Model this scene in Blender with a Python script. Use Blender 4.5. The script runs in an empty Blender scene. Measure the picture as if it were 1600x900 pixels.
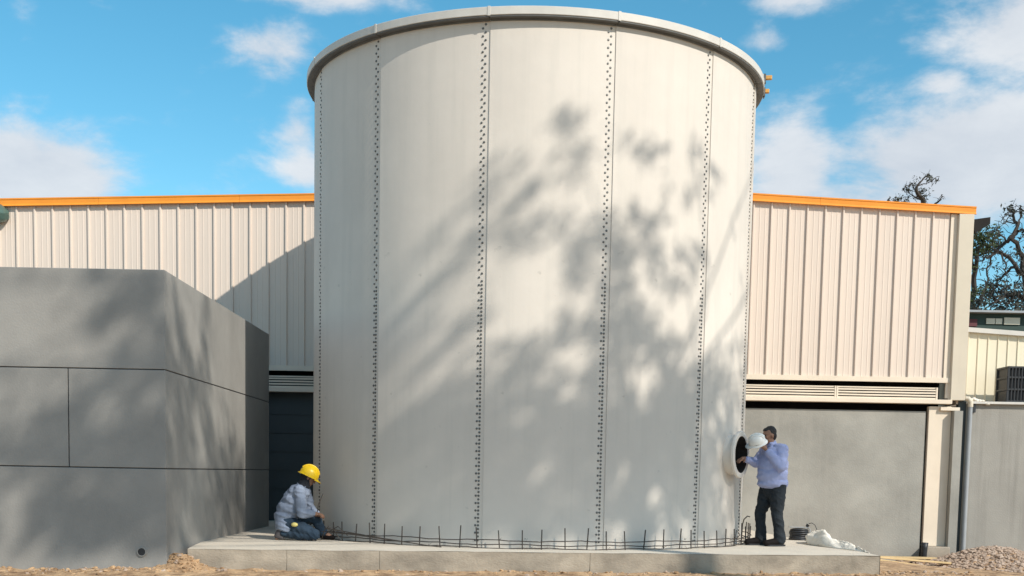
import bpy, math, random
from mathutils import Vector, Matrix, noise
random.seed(7)
rad = math.radians; PI = math.pi
scene = bpy.context.scene
COL = scene.collection

# ------------------------------------------------------------------ camera
EYE = 1.013
cam_data = bpy.data.cameras.new('camera')
cam = bpy.data.objects.new('camera', cam_data); COL.objects.link(cam)
cam_data.sensor_width = 36.0
cam_data.lens = 1864.9 / 1600 * 36
cam_data.shift_y = (901.2 - 450) / 1600
cam_data.clip_start = 0.1; cam_data.clip_end = 3000
PITCH = 0.0869; ROLL = 0.0185
cam.matrix_world = Matrix.Translation((0, 0, EYE)) @ Matrix.Rotation(PI/2 - PITCH, 4, 'X') @ Matrix.Rotation(ROLL, 4, 'Z')
scene.camera = cam

# ------------------------------------------------------------------ sky, sun, exposure
SUN_AZ, SUN_EL = 46.0, 36.5       # degrees to the right of straight behind the camera, degrees up
S = Vector((math.sin(rad(SUN_AZ))*math.cos(rad(SUN_EL)), -math.cos(rad(SUN_AZ))*math.cos(rad(SUN_EL)), math.sin(rad(SUN_EL))))
sun_data = bpy.data.lights.new('sun', 'SUN'); sun_data.energy = 4.5; sun_data.angle = rad(0.55); sun_data.color = (1.0, 0.93, 0.82)
sun = bpy.data.objects.new('sun', sun_data); COL.objects.link(sun)
sun.rotation_euler = S.to_track_quat('Z', 'Y').to_euler(); sun.location = (30, -30, 40)
scene.view_settings.view_transform = 'Standard'; scene.view_settings.look = 'None'
scene.view_settings.gamma = 1; scene.view_settings.exposure = 0.0
SKY = 0.145
w = bpy.data.worlds.new('World'); scene.world = w; w.use_nodes = True
nt = w.node_tree; nt.nodes.clear()
def N(tree, kind, **kw):
    n = tree.nodes.new(kind)
    for k, v in kw.items():
        if k.startswith('i_'):
            n.inputs[k[2:].replace('_', ' ')].default_value = v
        else: setattr(n, k, v)
    return n
def math_node(tree, op, a, b=None, clamp=False):
    n = tree.nodes.new('ShaderNodeMath'); n.operation = op; n.use_clamp = clamp
    for i, v in enumerate((a, b)):
        if v is None: continue
        if isinstance(v, (int, float)): n.inputs[i].default_value = v
        else: tree.links.new(v, n.inputs[i])
    return n.outputs[0]
sky = N(nt, 'ShaderNodeTexSky', sky_type='NISHITA', sun_disc=False, sun_elevation=rad(SUN_EL), sun_rotation=rad(180 - SUN_AZ), altitude=600, air_density=1.0, dust_density=0.6, ozone_density=2.2)
hsv = N(nt, 'ShaderNodeHueSaturation'); hsv.inputs['Hue'].default_value = 0.473; hsv.inputs['Saturation'].default_value = 1.27; hsv.inputs['Value'].default_value = 1.14
nt.links.new(sky.outputs[0], hsv.inputs['Color'])
tc = N(nt, 'ShaderNodeTexCoord'); sp = N(nt, 'ShaderNodeSeparateXYZ'); nt.links.new(tc.outputs['Generated'], sp.inputs[0])
az = math_node(nt, 'ARCTAN2', sp.outputs[0], sp.outputs[1]); el = math_node(nt, 'ARCSINE', sp.outputs[2])
comb = N(nt, 'ShaderNodeCombineXYZ'); nt.links.new(az, comb.inputs[0]); nt.links.new(math_node(nt, 'MULTIPLY', el, 1.9), comb.inputs[1])
# rounded cumulus detail, and its broad shape
fine = N(nt, 'ShaderNodeTexNoise', noise_dimensions='3D'); fine.inputs['Scale'].default_value = 8.0; fine.inputs['Detail'].default_value = 11; fine.inputs['Roughness'].default_value = 0.60; fine.inputs['Distortion'].default_value = 0.15
nt.links.new(comb.outputs[0], fine.inputs['Vector'])
broad = N(nt, 'ShaderNodeTexNoise', noise_dimensions='3D'); broad.inputs['Scale'].default_value = 2.6; broad.inputs['Detail'].default_value = 3
nt.links.new(tc.outputs['Generated'], broad.inputs['Vector'])
acc = None
# cloud banks by compass angle and elevation (radians): azimuth, elevation, half width, half height, weight
for (a0, e0, ra, re, wt) in [(-.38, .215, .060, .034, 1.25), (.355, .240, .105, .038, 1.5), (.222, .236, .04, .045, .95), (.285, .215, .10, .026, 1.0), (.395, .333, .055, .030, 1.0), (.21, .362, .03, .014, .75), (.195, .332, .018, .016, .7),
                             (-.200, .320, .032, .022, .85), (-.19, .362, .10, .012, .85), (-.178, .265, .016, .022, .7), (-.172, .235, .018, .016, .7), (-.385, .352, .016, .02, .65), (.33, .295, .02, .010, .6), (.26, .262, .02, .012, .6), (-.10, .38, .05, .02, .8),
                             (-.75, .25, .14, .09, 1), (.95, .33, .26, .1, 1), (2.2, .35, .4, .12, 1), (-2.0, .4, .45, .15, 1), (3.0, .3, .3, .1, 1), (-1.3, .6, .35, .16, 1), (1.5, .65, .4, .16, 1), (.1, .85, .4, .14, 1), (-2.8, .8, .5, .16, 1), (-.5, 1.15, .9, .14, 1), (2.3, 1.2, .8, .12, 1)]:  # last row: unseen banks added to make the ambient light more neutral
    dx = math_node(nt, 'DIVIDE', math_node(nt, 'SUBTRACT', az, a0), ra); dy = math_node(nt, 'DIVIDE', math_node(nt, 'SUBTRACT', el, e0), re)
    d2 = math_node(nt, 'ADD', math_node(nt, 'MULTIPLY', dx, dx), math_node(nt, 'MULTIPLY', dy, dy))
    g = math_node(nt, 'MULTIPLY', math_node(nt, 'EXPONENT', math_node(nt, 'MULTIPLY', d2, -0.8)), wt)
    acc = g if acc is None else math_node(nt, 'MAXIMUM', acc, g)
f = math_node(nt, 'SUBTRACT', fine.outputs[0], 0.5)
den = math_node(nt, 'ADD', math_node(nt, 'MULTIPLY', acc, 1.0), math_node(nt, 'MULTIPLY', f, 2.5))
den = math_node(nt, 'ADD', den, math_node(nt, 'MULTIPLY', math_node(nt, 'SUBTRACT', broad.outputs[0], 0.5), 0.35))
mr = N(nt, 'ShaderNodeMapRange', interpolation_type='SMOOTHERSTEP'); nt.links.new(den, mr.inputs[0])
mr.inputs[1].default_value = 0.12; mr.inputs[2].default_value = 0.90; mr.inputs[3].default_value = 0.0; mr.inputs[4].default_value = 0.93
ccol = N(nt, 'ShaderNodeMix', data_type='RGBA'); nt.links.new(math_node(nt, 'ADD', math_node(nt, 'MULTIPLY', f, 1.6), 0.5, True), ccol.inputs[0])
ccol.inputs[6].default_value = (4.0, 4.35, 4.9, 1); ccol.inputs[7].default_value = (6.2, 6.35, 6.5, 1)
mx = N(nt, 'ShaderNodeMix', data_type='RGBA'); nt.links.new(mr.outputs[0], mx.inputs[0]); nt.links.new(hsv.outputs[0], mx.inputs[6]); nt.links.new(ccol.outputs[2], mx.inputs[7])
bg = N(nt, 'ShaderNodeBackground'); bg.inputs['Strength'].default_value = SKY; nt.links.new(mx.outputs[2], bg.inputs[0])
wo = N(nt, 'ShaderNodeOutputWorld'); nt.links.new(bg.outputs[0], wo.inputs[0])
scene.cycles.max_bounces = 8

# ------------------------------------------------------------------ helpers
class MB:
    """collects shapes into one mesh"""
    def __init__(s): s.v = []; s.f = []; s.mi = []
    def add(s, vs, fs, m=0):
        o = len(s.v); s.v += [tuple(p) for p in vs]; s.f += [tuple(i + o for i in q) for q in fs]; s.mi += [m]*len(fs); return s
    def box(s, x0, x1, y0, y1, z0, z1, m=0):
        return s.add([(x0,y0,z0),(x1,y0,z0),(x1,y1,z0),(x0,y1,z0),(x0,y0,z1),(x1,y0,z1),(x1,y1,z1),(x0,y1,z1)],
                     [(0,3,2,1),(4,5,6,7),(0,1,5,4),(1,2,6,5),(2,3,7,6),(3,0,4,7)], m)
    def tube(s, pts, r, n=8, cap=True, m=0):
        pts = [Vector(p) for p in pts]; rs = r if isinstance(r, (list, tuple)) else [r]*len(pts)
        rings = []; up = Vector((0.13, 0.31, 0.94)).normalized(); prev = None
        for i, p in enumerate(pts):
            t = ((pts[min(i+1, len(pts)-1)] - pts[max(i-1, 0)])).normalized()
            a = (prev - t*prev.dot(t)) if prev is not None else t.cross(up)
            if a.length < 1e-4: a = t.cross(Vector((1, 0, 0)))
            a.normalize(); prev = a; b = t.cross(a)
            rings.append([p + (a*math.cos(2*PI*k/n) + b*math.sin(2*PI*k/n))*rs[i] for k in range(n)])
        vs = [q for ring in rings for q in ring]; fs = []
        for i in range(len(pts)-1):
            for k in range(n):
                fs.append((i*n+k, i*n+(k+1) % n, (i+1)*n+(k+1) % n, (i+1)*n+k))
        if cap: fs.append(tuple(range(n-1, -1, -1))); fs.append(tuple((len(pts)-1)*n + k for k in range(n)))
        return s.add(vs, fs, m)
    def lathe(s, prof, n=32, mat=None, a0=0, a1=2*PI, m=0):   # prof: (radius, height) about local z
        full = abs(a1-a0-2*PI) < 1e-6; cols = n if full else n+1; vs = []; fs = []
        for k in range(cols):
            a = a0 + (a1-a0)*k/n
            for r, h in prof:
                p = Vector((r*math.cos(a), r*math.sin(a), h)); vs.append(mat @ p if mat else p)
        L = len(prof)
        for k in range(n):
            k2 = (k+1) % cols
            for i in range(L-1): fs.append((k*L+i, k2*L+i, k2*L+i+1, k*L+i+1))
        return s.add(vs, fs, m)
    def ball(s, c, r, n=12, m=0, mat=None):
        c = Vector(c); r = Vector(r) if not isinstance(r, (int, float)) else Vector((r, r, r)); vs = []; fs = []; rows = max(4, n//2)
        for i in range(rows+1):
            th = PI*i/rows
            for k in range(n):
                q = Vector((math.sin(th)*math.cos(2*PI*k/n)*r.x, math.sin(th)*math.sin(2*PI*k/n)*r.y, math.cos(th)*r.z))
                if mat: q = mat @ q
                vs.append(c + q)
        for i in range(rows):
            for k in range(n): fs.append((i*n+k, (i+1)*n+k, (i+1)*n+(k+1) % n, i*n+(k+1) % n))
        return s.add(vs, fs, m)
    def mesh(s, name, mats, smooth=False):
        me = bpy.data.meshes.new(name); me.from_pydata(s.v, [], s.f)
        for mt in (mats if isinstance(mats, (list, tuple)) else [mats]): me.materials.append(mt)
        if any(s.mi): me.polygons.foreach_set('material_index', s.mi)
        if smooth: me.polygons.foreach_set('use_smooth', [True]*len(me.polygons))
        me.update(); return me
def link(name, me, parent=None, loc=(0,0,0), rotz=0.0, **props):
    o = bpy.data.objects.new(name, me); COL.objects.link(o); o.location = loc; o.rotation_euler = (0, 0, rotz)
    if parent is not None: o.parent = parent
    for k, v in props.items(): o[k] = v
    return o
def build(mb, name, mats, parent=None, smooth=False, loc=(0,0,0), rotz=0.0, **props):
    return link(name, mb.mesh(name, mats, smooth), parent, loc, rotz, **props)
def thing(name, label, cat, loc=(0,0,0), rotz=0.0, group=None):
    o = link(name, None, None, loc, rotz, label=label, category=cat)
    if group: o['group'] = group
    return o
def smooth_angle(o, deg=35):
    me = o.data; me.polygons.foreach_set('use_smooth', [True]*len(me.polygons))
    bm = __import__('bmesh').new(); bm.from_mesh(me)
    for e in bm.edges:
        if len(e.link_faces) == 2 and e.calc_face_angle(0) > rad(deg): e.smooth = False
    bm.to_mesh(me); bm.free(); return o
def bevel(o, width, seg=1):
    m = o.modifiers.new('bevel', 'BEVEL'); m.width = width; m.segments = seg; m.limit_method = 'ANGLE'; m.angle_limit = rad(40); return o

def mat(name, col, rough=0.7, var=0.12, scale=3.0, col2=None, bump=0.0, bscale=40.0, metal=0.0, stretch=(1,1,1), detail=6, spec=None, streak=0.0, streak_col=(0.2,0.18,0.15), contrast=(0.3, 0.7), space='Object', tone=0.0, specks=0.0):
    m = bpy.data.materials.new(name); m.use_nodes = True; t = m.node_tree; b = t.nodes['Principled BSDF']
    b.inputs['Roughness'].default_value = rough; b.inputs['Metallic'].default_value = metal
    if spec is not None: b.inputs['Specular IOR Level'].default_value = spec
    c = N(t, 'ShaderNodeTexCoord'); mp = N(t, 'ShaderNodeMapping'); mp.inputs['Scale'].default_value = stretch
    t.links.new(c.outputs[space], mp.inputs[0])
    no = N(t, 'ShaderNodeTexNoise'); no.inputs['Scale'].default_value = scale; no.inputs['Detail'].default_value = detail; no.inputs['Roughness'].default_value = .6
    t.links.new(mp.outputs[0], no.inputs['Vector'])
    if col2 is None: lo = tuple(x*(1-var) for x in col); hi = tuple(min(1, x*(1+var)) for x in col)
    else: lo, hi = col, col2
    cr = N(t, 'ShaderNodeValToRGB'); cr.color_ramp.elements[0].position = contrast[0]; cr.color_ramp.elements[1].position = contrast[1]
    cr.color_ramp.elements[0].color = (*lo, 1); cr.color_ramp.elements[1].color = (*hi, 1)
    t.links.new(no.outputs[0], cr.inputs[0]); out = cr.outputs[0]
    if streak > 0:
        mp2 = N(t, 'ShaderNodeMapping'); mp2.inputs['Scale'].default_value = (5, 5, .25); t.links.new(c.outputs[space], mp2.inputs[0])
        n2 = N(t, 'ShaderNodeTexNoise'); n2.inputs['Scale'].default_value = 1.6; n2.inputs['Detail'].default_value = 7; t.links.new(mp2.outputs[0], n2.inputs['Vector'])
        r2 = N(t, 'ShaderNodeMapRange'); r2.inputs[1].default_value = .52; r2.inputs[2].default_value = .8; r2.inputs[3].default_value = 0; r2.inputs[4].default_value = streak; t.links.new(n2.outputs[0], r2.inputs[0])
        mm = N(t, 'ShaderNodeMix', data_type='RGBA'); t.links.new(r2.outputs[0], mm.inputs[0]); t.links.new(out, mm.inputs[6]); mm.inputs[7].default_value = (*streak_col, 1); out = mm.outputs[2]
    if specks > 0:                                   # small scuffs and knocks
        v_ = N(t, 'ShaderNodeTexNoise'); v_.inputs['Scale'].default_value = 6.5; v_.inputs['Detail'].default_value = 3; t.links.new(c.outputs[space], v_.inputs['Vector'])
        r3 = N(t, 'ShaderNodeMapRange'); r3.inputs[1].default_value = .70; r3.inputs[2].default_value = .76; r3.inputs[4].default_value = specks; t.links.new(v_.outputs[0], r3.inputs[0])
        mm = N(t, 'ShaderNodeMix', data_type='RGBA'); t.links.new(r3.outputs[0], mm.inputs[0]); t.links.new(out, mm.inputs[6]); mm.inputs[7].default_value = (.42, .40, .36, 1); out = mm.outputs[2]
    if tone > 0:                                     # each sheet its own shade
        oi = N(t, 'ShaderNodeObjectInfo'); r4 = N(t, 'ShaderNodeMapRange'); r4.inputs[3].default_value = 1-tone; r4.inputs[4].default_value = 1+tone; t.links.new(oi.outputs['Random'], r4.inputs[0])
        hs = N(t, 'ShaderNodeHueSaturation'); t.links.new(r4.outputs[0], hs.inputs['Value']); t.links.new(out, hs.inputs['Color']); out = hs.outputs[0]
    t.links.new(out, b.inputs['Base Color'])
    if bump > 0:
        n3 = N(t, 'ShaderNodeTexNoise'); n3.inputs['Scale'].default_value = bscale; n3.inputs['Detail'].default_value = 5; t.links.new(mp.outputs[0], n3.inputs['Vector'])
        bp = N(t, 'ShaderNodeBump'); bp.inputs['Strength'].default_value = bump; bp.inputs['Distance'].default_value = 0.02; t.links.new(n3.outputs[0], bp.inputs['Height']); t.links.new(bp.outputs[0], b.inputs['Normal'])
    return m

M = dict(
    tank=mat('tank_panel', (.645,.597,.54), .6, .055, .9, bump=.16, bscale=3.5, streak=.38, streak_col=(.52,.495,.45), spec=.25, tone=.045, specks=.5),
    rim=mat('rim_panel', (.58,.56,.52), .5, .06, 3, spec=.3),
    bolt=mat('bolt_steel', (.14,.14,.135), .5, .2, 8, metal=.3),
    angle=mat('rim_shade_grey', (.13,.135,.135), .6, .15, 6, spec=.3),  # dark grey standing in for the deep shadow under the rim
    dark=mat('dark_interior', (.012,.010,.009), .9, .2, 4),
    clad=mat('metal_cladding', (.70,.597,.515), .45, .05, 1.2, tone=.02, streak=.22, streak_col=(.66,.57,.49), spec=.35, space='Generated' if False else 'Object'),
    post=mat('post_flashing', (.60,.535,.43), .5, .05, 1.5, streak=.2, streak_col=(.5,.44,.35)),
    cream=mat('cream_cladding', (.76,.69,.53), .5, .05, 1.5),
    orange=mat('orange_fascia', (.80,.29,.035), .45, .08, 2, spec=.3),
    stucco=mat('grey_stucco', (.31,.303,.277), .9, .22, .8, bump=.22, bscale=35, streak=.5, streak_col=(.35,.335,.305)),
    stain=mat('stained_stucco', (.31,.298,.272), .9, .12, .9, bump=.22, bscale=35, streak=.5, streak_col=(.16,.15,.135)),
    render=mat('dark_grey_render', (.285,.277,.262), .85, .13, 1.0, bump=.15, bscale=40, streak=.2, streak_col=(.28,.275,.262)),
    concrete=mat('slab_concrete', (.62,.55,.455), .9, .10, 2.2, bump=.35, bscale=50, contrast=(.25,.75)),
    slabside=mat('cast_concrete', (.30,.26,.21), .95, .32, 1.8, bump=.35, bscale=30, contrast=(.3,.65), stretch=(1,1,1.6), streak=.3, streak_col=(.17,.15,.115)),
    dirt=mat('dry_earth', (.22,.125,.065), .95, .3, 5, col2=(.56,.37,.21), bump=1.0, bscale=28, contrast=(.35,.62)),
    stone=mat('rubble', (.30,.21,.15), .9, .3, 5, col2=(.50,.39,.31), bump=.5, bscale=30),
    rebar=mat('rusty_rebar', (.045,.036,.03), .7, .3, 20),
    steelcream=mat('cream_steel', (.74,.64,.52), .5, .05, 2),
    greysteel=mat('grey_pipe', (.31,.33,.35), .45, .08, 3, spec=.4),
    black=mat('black_plastic', (.018,.02,.024), .5, .3, 10),
    cloth=mat('white_sack', (.82,.76,.66), .9, .08, 8, bump=.4, bscale=40),
    wood=mat('yellow_boards', (.52,.38,.20), .8, .2, 6, stretch=(.3,4,4)),
    bark=mat('bark', (.045,.036,.03), .9, .3, 6),
    leaf=mat('leaf', (.035,.06,.022), .6, .3, 1.2, col2=(.09,.12,.04)),
    leafdark=mat('leaf_dark', (.03,.035,.028), .7, .3, .7, col2=(.055,.06,.045)),
    helmet=mat('yellow_helmet', (.86,.56,.01), .35, .03, 5, spec=.5),
    whitehat=mat('white_helmet', (.80,.80,.77), .35, .02, 5, spec=.5),
    skin=mat('skin', (.23,.12,.075), .6, .12, 15),
    hair=mat('hair', (.010,.008,.008), .6, .3, 60, bump=.6, bscale=90),
    shirt_blue=mat('blue_shirt', (.31,.35,.56), .9, .10, 7, bump=.5, bscale=14),
    trousers=mat('dark_trousers', (.009,.014,.020), .9, .25, 7, bump=.5, bscale=16),
    jeans=mat('blue_jeans', (.017,.036,.062), .9, .3, 9, bump=.6, bscale=18),
    leather=mat('boot_leather', (.008,.006,.006), .8, .3, 12, spec=.15),
    boot=mat('grey_boot', (.075,.07,.075), .8, .25, 12),
    hood=mat('black_hood', (.012,.014,.02), .9, .3, 20, bump=.5, bscale=40),
    glove=mat('grey_glove', (.10,.11,.16), .9, .2, 20),
    sign_grey=mat('dark_panel_grey', (.045,.062,.07), .6, .1, 2),
    glass=mat('lamp_glass', (.10,.20,.17), .12, .2, 8, spec=.8),
)
# a faint check in the kneeling worker's shirt
def plaid():
    m = mat('check_shirt', (.20,.24,.32), .9, .18, 9, bump=.5, bscale=16); t = m.node_tree; b = t.nodes['Principled BSDF']
    src = b.inputs['Base Color'].links[0].from_socket; c = N(t, 'ShaderNodeTexCoord'); out = src
    for ax in (0, 2):
        sx = N(t, 'ShaderNodeSeparateXYZ'); t.links.new(c.outputs['Object'], sx.inputs[0])
        s_ = math_node(t, 'SINE', math_node(t, 'MULTIPLY', sx.outputs[ax], 150.0)); g_ = math_node(t, 'GREATER_THAN', s_, .55)
        mm = N(t, 'ShaderNodeMix', data_type='RGBA'); t.links.new(math_node(t, 'MULTIPLY', g_, .22), mm.inputs[0]); t.links.new(out, mm.inputs[6]); mm.inputs[7].default_value = (.16,.19,.27,1); out = mm.outputs[2]
    t.links.new(out, b.inputs['Base Color']); return m
M['plaid'] = plaid()

# ------------------------------------------------------------------ ground
SLAB = [(-4.05, 14.84), (4.93, 15.96), (4.55, 23.26), (-5.15, 23.26)]
def ground_z(x, y):
    z = -0.255 + 0.02*noise.noise(Vector((x*.6, y*.6, 0))) + 0.010*noise.noise(Vector((x*3, y*3, 2)))
    t = min(1, max(0, (x-5.2)/2.2)) * min(1, max(0, (y-16)/5)); z -= .30*t*t*(3-2*t)
    z += .21*math.exp(-((x+4.10)/.26)**2 - ((y-14.62)/.25)**2)            # earth heaped in the corner by the slab
    z += .05*math.exp(-((x+4.6)/.5)**2 - ((y-14.1)/.3)**2)
    z += .36*math.exp(-((x-8.95)/.95)**2 - ((y-22.1)/.7)**2) * (1+.2*noise.noise(Vector((x*3, y*3, 5))))   # rubble heap
    z += (.028*noise.noise(Vector((x*7, y*7, 7))) + .012*noise.noise(Vector((x*19, y*19, 9)))) * (1 if 13 < y < 16.2 else .4)
    return z
g = MB(); xs = []; ys = []
x = -12.0
while x < 13: xs.append(x); x += .09
xs = [-1500, -400, -100, -40, -20] + xs + [20, 40, 100, 400, 1500]
y = 12.8
while y < 23.6: ys.append(y); y += (.07 if y < 16.3 else .12)
ys = [-1500, -300, -60, -20, -5, 2, 6, 9, 11, 12] + ys + [26, 32, 45, 80, 200, 600, 1500]
for yy in ys:
    for xx in xs: g.v.append((xx, yy, ground_z(xx, yy)))
W = len(xs)
for j in range(len(ys)-1):
    for i in range(W-1): g.f.append((j*W+i, j*W+i+1, (j+1)*W+i+1, (j+1)*W+i)); g.mi.append(0)
build(g, 'ground', M['dirt'], smooth=True, kind='structure')

def rock(mb, c, r, rng):
    n = 6; a0 = rng.random()*6; vs = []; sx, sy, sz = rng.uniform(.7, 1.5), rng.uniform(.6, 1.2), rng.uniform(.45, 1.0); ca, sa = math.cos(a0), math.sin(a0); tl = rng.uniform(-.35, .35)
    for zz, ra_ in ((-.5, .9), (.1, 1.05), (.62, .55)):
        for k in range(n):
            a = 2*PI*k/n + rng.uniform(-.25, .25); q = r*ra_*rng.uniform(.75, 1.2); x_, y_ = q*math.cos(a)*sx, q*math.sin(a)*sy
            vs.append((c[0]+x_*ca-y_*sa, c[1]+x_*sa+y_*ca, c[2]+r*zz*sz + x_*tl))
    fs = [(l*n+k, l*n+(k+1) % n, (l+1)*n+(k+1) % n, (l+1)*n+k) for l in (0, 1) for k in range(n)] + [tuple(range(2*n, 3*n))]
    mb.add(vs, fs)
rng = random.Random(3)
mb = MB()
for i in range(3400):
    a = rng.gauss(8.95, .85); b = rng.gauss(21.9, .55)
    if b > 23.1 or a < 7.2: continue
    r = .012 + .042*rng.random()**1.8; rock(mb, (a, b, ground_z(a, b)+r*.2), r, rng)
build(mb, 'rubble_heap', M['stone'], kind='stuff', label='heap of broken pinkish stone chips against the far right grey wall', category='rubble')
clods, pebbles = MB(), MB()
for i in range(2300):
    a = rng.uniform(-6.8, 6.5); b = 15.42 + (a+4)*.124 - abs(rng.gauss(0, .55)) - .04
    if a < -4.1: b = 14.36 - abs(rng.gauss(0, .3))
    if noise.noise(Vector((a*.9, b*.9, 4))) < -.12 and rng.random() < .8: continue
    r = .008 + .03*rng.random()**3.2; rock(pebbles if rng.random() < .3 else clods, (a, b, ground_z(a, b)+r*.15), r, rng)
for i in range(420):
    a = rng.gauss(-4.12, .19); b = rng.gauss(14.55, .18); r = .006 + .028*rng.random()**3; rock(clods, (a, b, ground_z(a, b)+r*.1), r, rng)
build(clods, 'earth_clods', M['dirt'], kind='stuff', label='earth clods strewn in front of the slab and in its left corner', category='earth clods')
build(pebbles, 'loose_pebbles', M['stone'], kind='stuff', label='small pinkish pebbles scattered on the earth in front of the slab', category='pebbles')

# ------------------------------------------------------------------ concrete slab
def slab():
    t = thing('concrete_slab', 'low cast concrete slab that carries the big tank', 'slab', (0, 0, 0))
    n = 40; mb = MB(); (ax, ay), (bx, by), (cx, cy), (dx, dy) = SLAB
    def jit(x, y): return .006*noise.noise(Vector((x*2, y*2, 3)))
    top = []
    for i in range(n+1):
        u = i/n; x0 = ax+(bx-ax)*u; y0 = ay+(by-ay)*u + .012*noise.noise(Vector((x0*1.3, 0, 1))); x1 = dx+(cx-dx)*u; y1 = dy+(cy-dy)*u
        top.append(((x0, y0), (x1, y1)))
    m = 24
    for (p, q) in top:
        for j in range(m+1):
            v = (j/m); X = p[0]+(q[0]-p[0])*v; Y = p[1]+(q[1]-p[1])*v
            mb.v.append((X, Y, jit(X, Y) - (0.006 if j == 0 else 0)))
    for i in range(n):
        for j in range(m): mb.f.append((i*(m+1)+j, (i+1)*(m+1)+j, (i+1)*(m+1)+j+1, i*(m+1)+j+1)); mb.mi.append(0)
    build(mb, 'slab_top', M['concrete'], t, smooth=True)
    # cast faces, poured in bays with a slight lip and a joint between them
    L = math.hypot(bx-ax, by-ay); ang = math.atan2(by-ay, bx-ax)
    cuts = [0, 1.22, 2.38, 5.1, 7.25, L]
    for k in range(len(cuts)-1):
        m2 = MB(); s0, s1 = cuts[k]+.002, cuts[k+1]-.002; o = [0, .006, -.004, .004, -.006][k]
        cols = 14; rows = 5
        for i in range(cols+1):
            s_ = s0+(s1-s0)*i/cols
            for j in range(rows+1):
                z = -.62 + (.612)*j/rows
                b_ = .010*noise.noise(Vector((s_*2.2, z*5, k)))
                m2.v.append((ax+math.cos(ang)*s_ + math.sin(ang)*(o+b_), ay+math.sin(ang)*s_ - math.cos(ang)*(o+b_), z))
        for i in range(cols):
            for j in range(rows): m2.f.append((i*(rows+1)+j, (i+1)*(rows+1)+j, (i+1)*(rows+1)+j+1, i*(rows+1)+j+1)); m2.mi.append(0)
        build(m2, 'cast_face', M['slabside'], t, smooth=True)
    m2 = MB()
    m2.add([(bx, by, -.7), (cx, cy, -.7), (cx, cy, -.006), (bx, by, -.006)], [(0,1,2,3)]); m2.add([(dx, dy, -.7), (ax, ay, -.7), (ax, ay, -.006), (dx, dy, -.006)], [(0,1,2,3)])
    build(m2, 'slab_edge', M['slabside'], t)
slab()

# ------------------------------------------------------------------ the tank
TC = Vector((.22, 19.44, 0)); TR = 3.43; TH = 6.93; NP = 13; TH0 = .2988; DT = 2*PI/NP
tank = thing('storage_tank', 'huge round off-white bolted panel tank standing on the concrete slab', 'tank', TC)
def arc_pt(r, a, z): return (r*math.sin(a), -r*math.cos(a), z)
mb = MB(); n = 14; rows = 10
def panel(mb):
    vs = []
    for i in range(n+1):
        a = DT*i/n - .0; dr = .007 - .014*i/n
        for j in range(rows+1): vs.append(arc_pt(TR+dr, a, TH*j/rows))
    for i in range(n+1):
        a = DT*i/n; dr = .007 - .014*i/n - .022
        for j in range(rows+1): vs.append(arc_pt(TR+dr, a, TH*j/rows))
    fs = []; R1 = rows+1; o = (n+1)*R1
    for i in range(n):
        for j in range(rows):
            fs.append((i*R1+j, (i+1)*R1+j, (i+1)*R1+j+1, i*R1+j+1)); fs.append((o+i*R1+j, o+i*R1+j+1, o+(i+1)*R1+j+1, o+(i+1)*R1+j))
        fs.append((i*R1+rows, (i+1)*R1+rows, o+(i+1)*R1+rows, o+i*R1+rows))
    for j in range(rows): fs.append((n*R1+j, o+n*R1+j, o+n*R1+j+1, n*R1+j+1)); fs.append((j, j+1, o+j+1, o+j))
    mb.add(vs, fs)
panel(mb); pm = mb.mesh('shell_panel', M['tank'])
for k in range(NP):
    o = link('shell_panel', pm, tank, rotz=TH0+(k-1)*DT)
smooth_angle(o, 30)
# bolt heads: two staggered rows left of each lap
def bolt(mb, a, z, r=.0135, h=.012, nn=6):
    c = Vector(arc_pt(TR-.008, a, z)); nrm = Vector((math.sin(a), -math.cos(a), 0)); t = Vector((math.cos(a), math.sin(a), 0)); vs = []
    for rr, hh in ((r*1.25, 0), (r*1.25, h*.3), (r*.8, h*.35), (r*.8, h)):
        for q in range(nn):
            b = 2*PI*q/nn + z*9; vs.append(c + nrm*hh + (t*math.cos(b) + Vector((0,0,1))*math.sin(b))*rr)
    fs = []
    for l in range(3):
        for q in range(nn): fs.append((l*nn+q, l*nn+(q+1) % nn, (l+1)*nn+(q+1) % nn, (l+1)*nn+q))
    fs.append(tuple(3*nn+q for q in range(nn))); mb.add(vs, fs)
mb = MB(); z = .10; i = 0
while z < TH-.12:
    bolt(mb, -.0300, z); bolt(mb, -.0190, z+.05)
    if z < 3.55: bolt(mb, -.0190, z)
    z += .0995
bmesh_ = mb.mesh('bolt_row', M['bolt'])
for k in range(NP): link('bolt_row', bmesh_, tank, rotz=TH0+(k-1)*DT, kind='stuff')
# the spare bolts beside the fourth lap
mb = MB()
for (da, z) in ((.008, 3.24), (.012, 3.29), (.017, 3.33), (.021, 3.38), (.010, 3.19)): bolt(mb, da, z)
build(mb, 'bolt_cluster', M['bolt'], tank, rotz=TH0+DT, kind='stuff')
# rim of angle segments with a cover plate at each joint
mb = MB(); g0 = .0012; nn = 12
prof = [(TR+.012, 6.885), (3.545, 6.885), (3.550, 6.89), (3.550, 6.985), (3.545, 6.99), (TR-.03, 6.99), (TR-.03, 6.885)]
vs = [arc_pt(r, g0+(DT-2*g0)*i/nn, z) for i in range(nn+1) for r, z in prof]; L = len(prof); fs = []
for i in range(nn):
    for q in range(L): fs.append((i*L+q, (i+1)*L+q, (i+1)*L+(q+1) % L, i*L+(q+1) % L))
fs.append(tuple(range(L))); fs.append(tuple(nn*L+q for q in range(L-1, -1, -1))); mb.add(vs, fs)
rm = mb.mesh('rim_segment', M['rim'])
mb = MB(); vs = [arc_pt(r, a, z) for a in (-.005, .005) for r, z in ((3.545, 6.878), (3.556, 6.878), (3.556, 6.996), (3.50, 6.996), (3.50, 6.988), (3.545, 6.988))]
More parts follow.
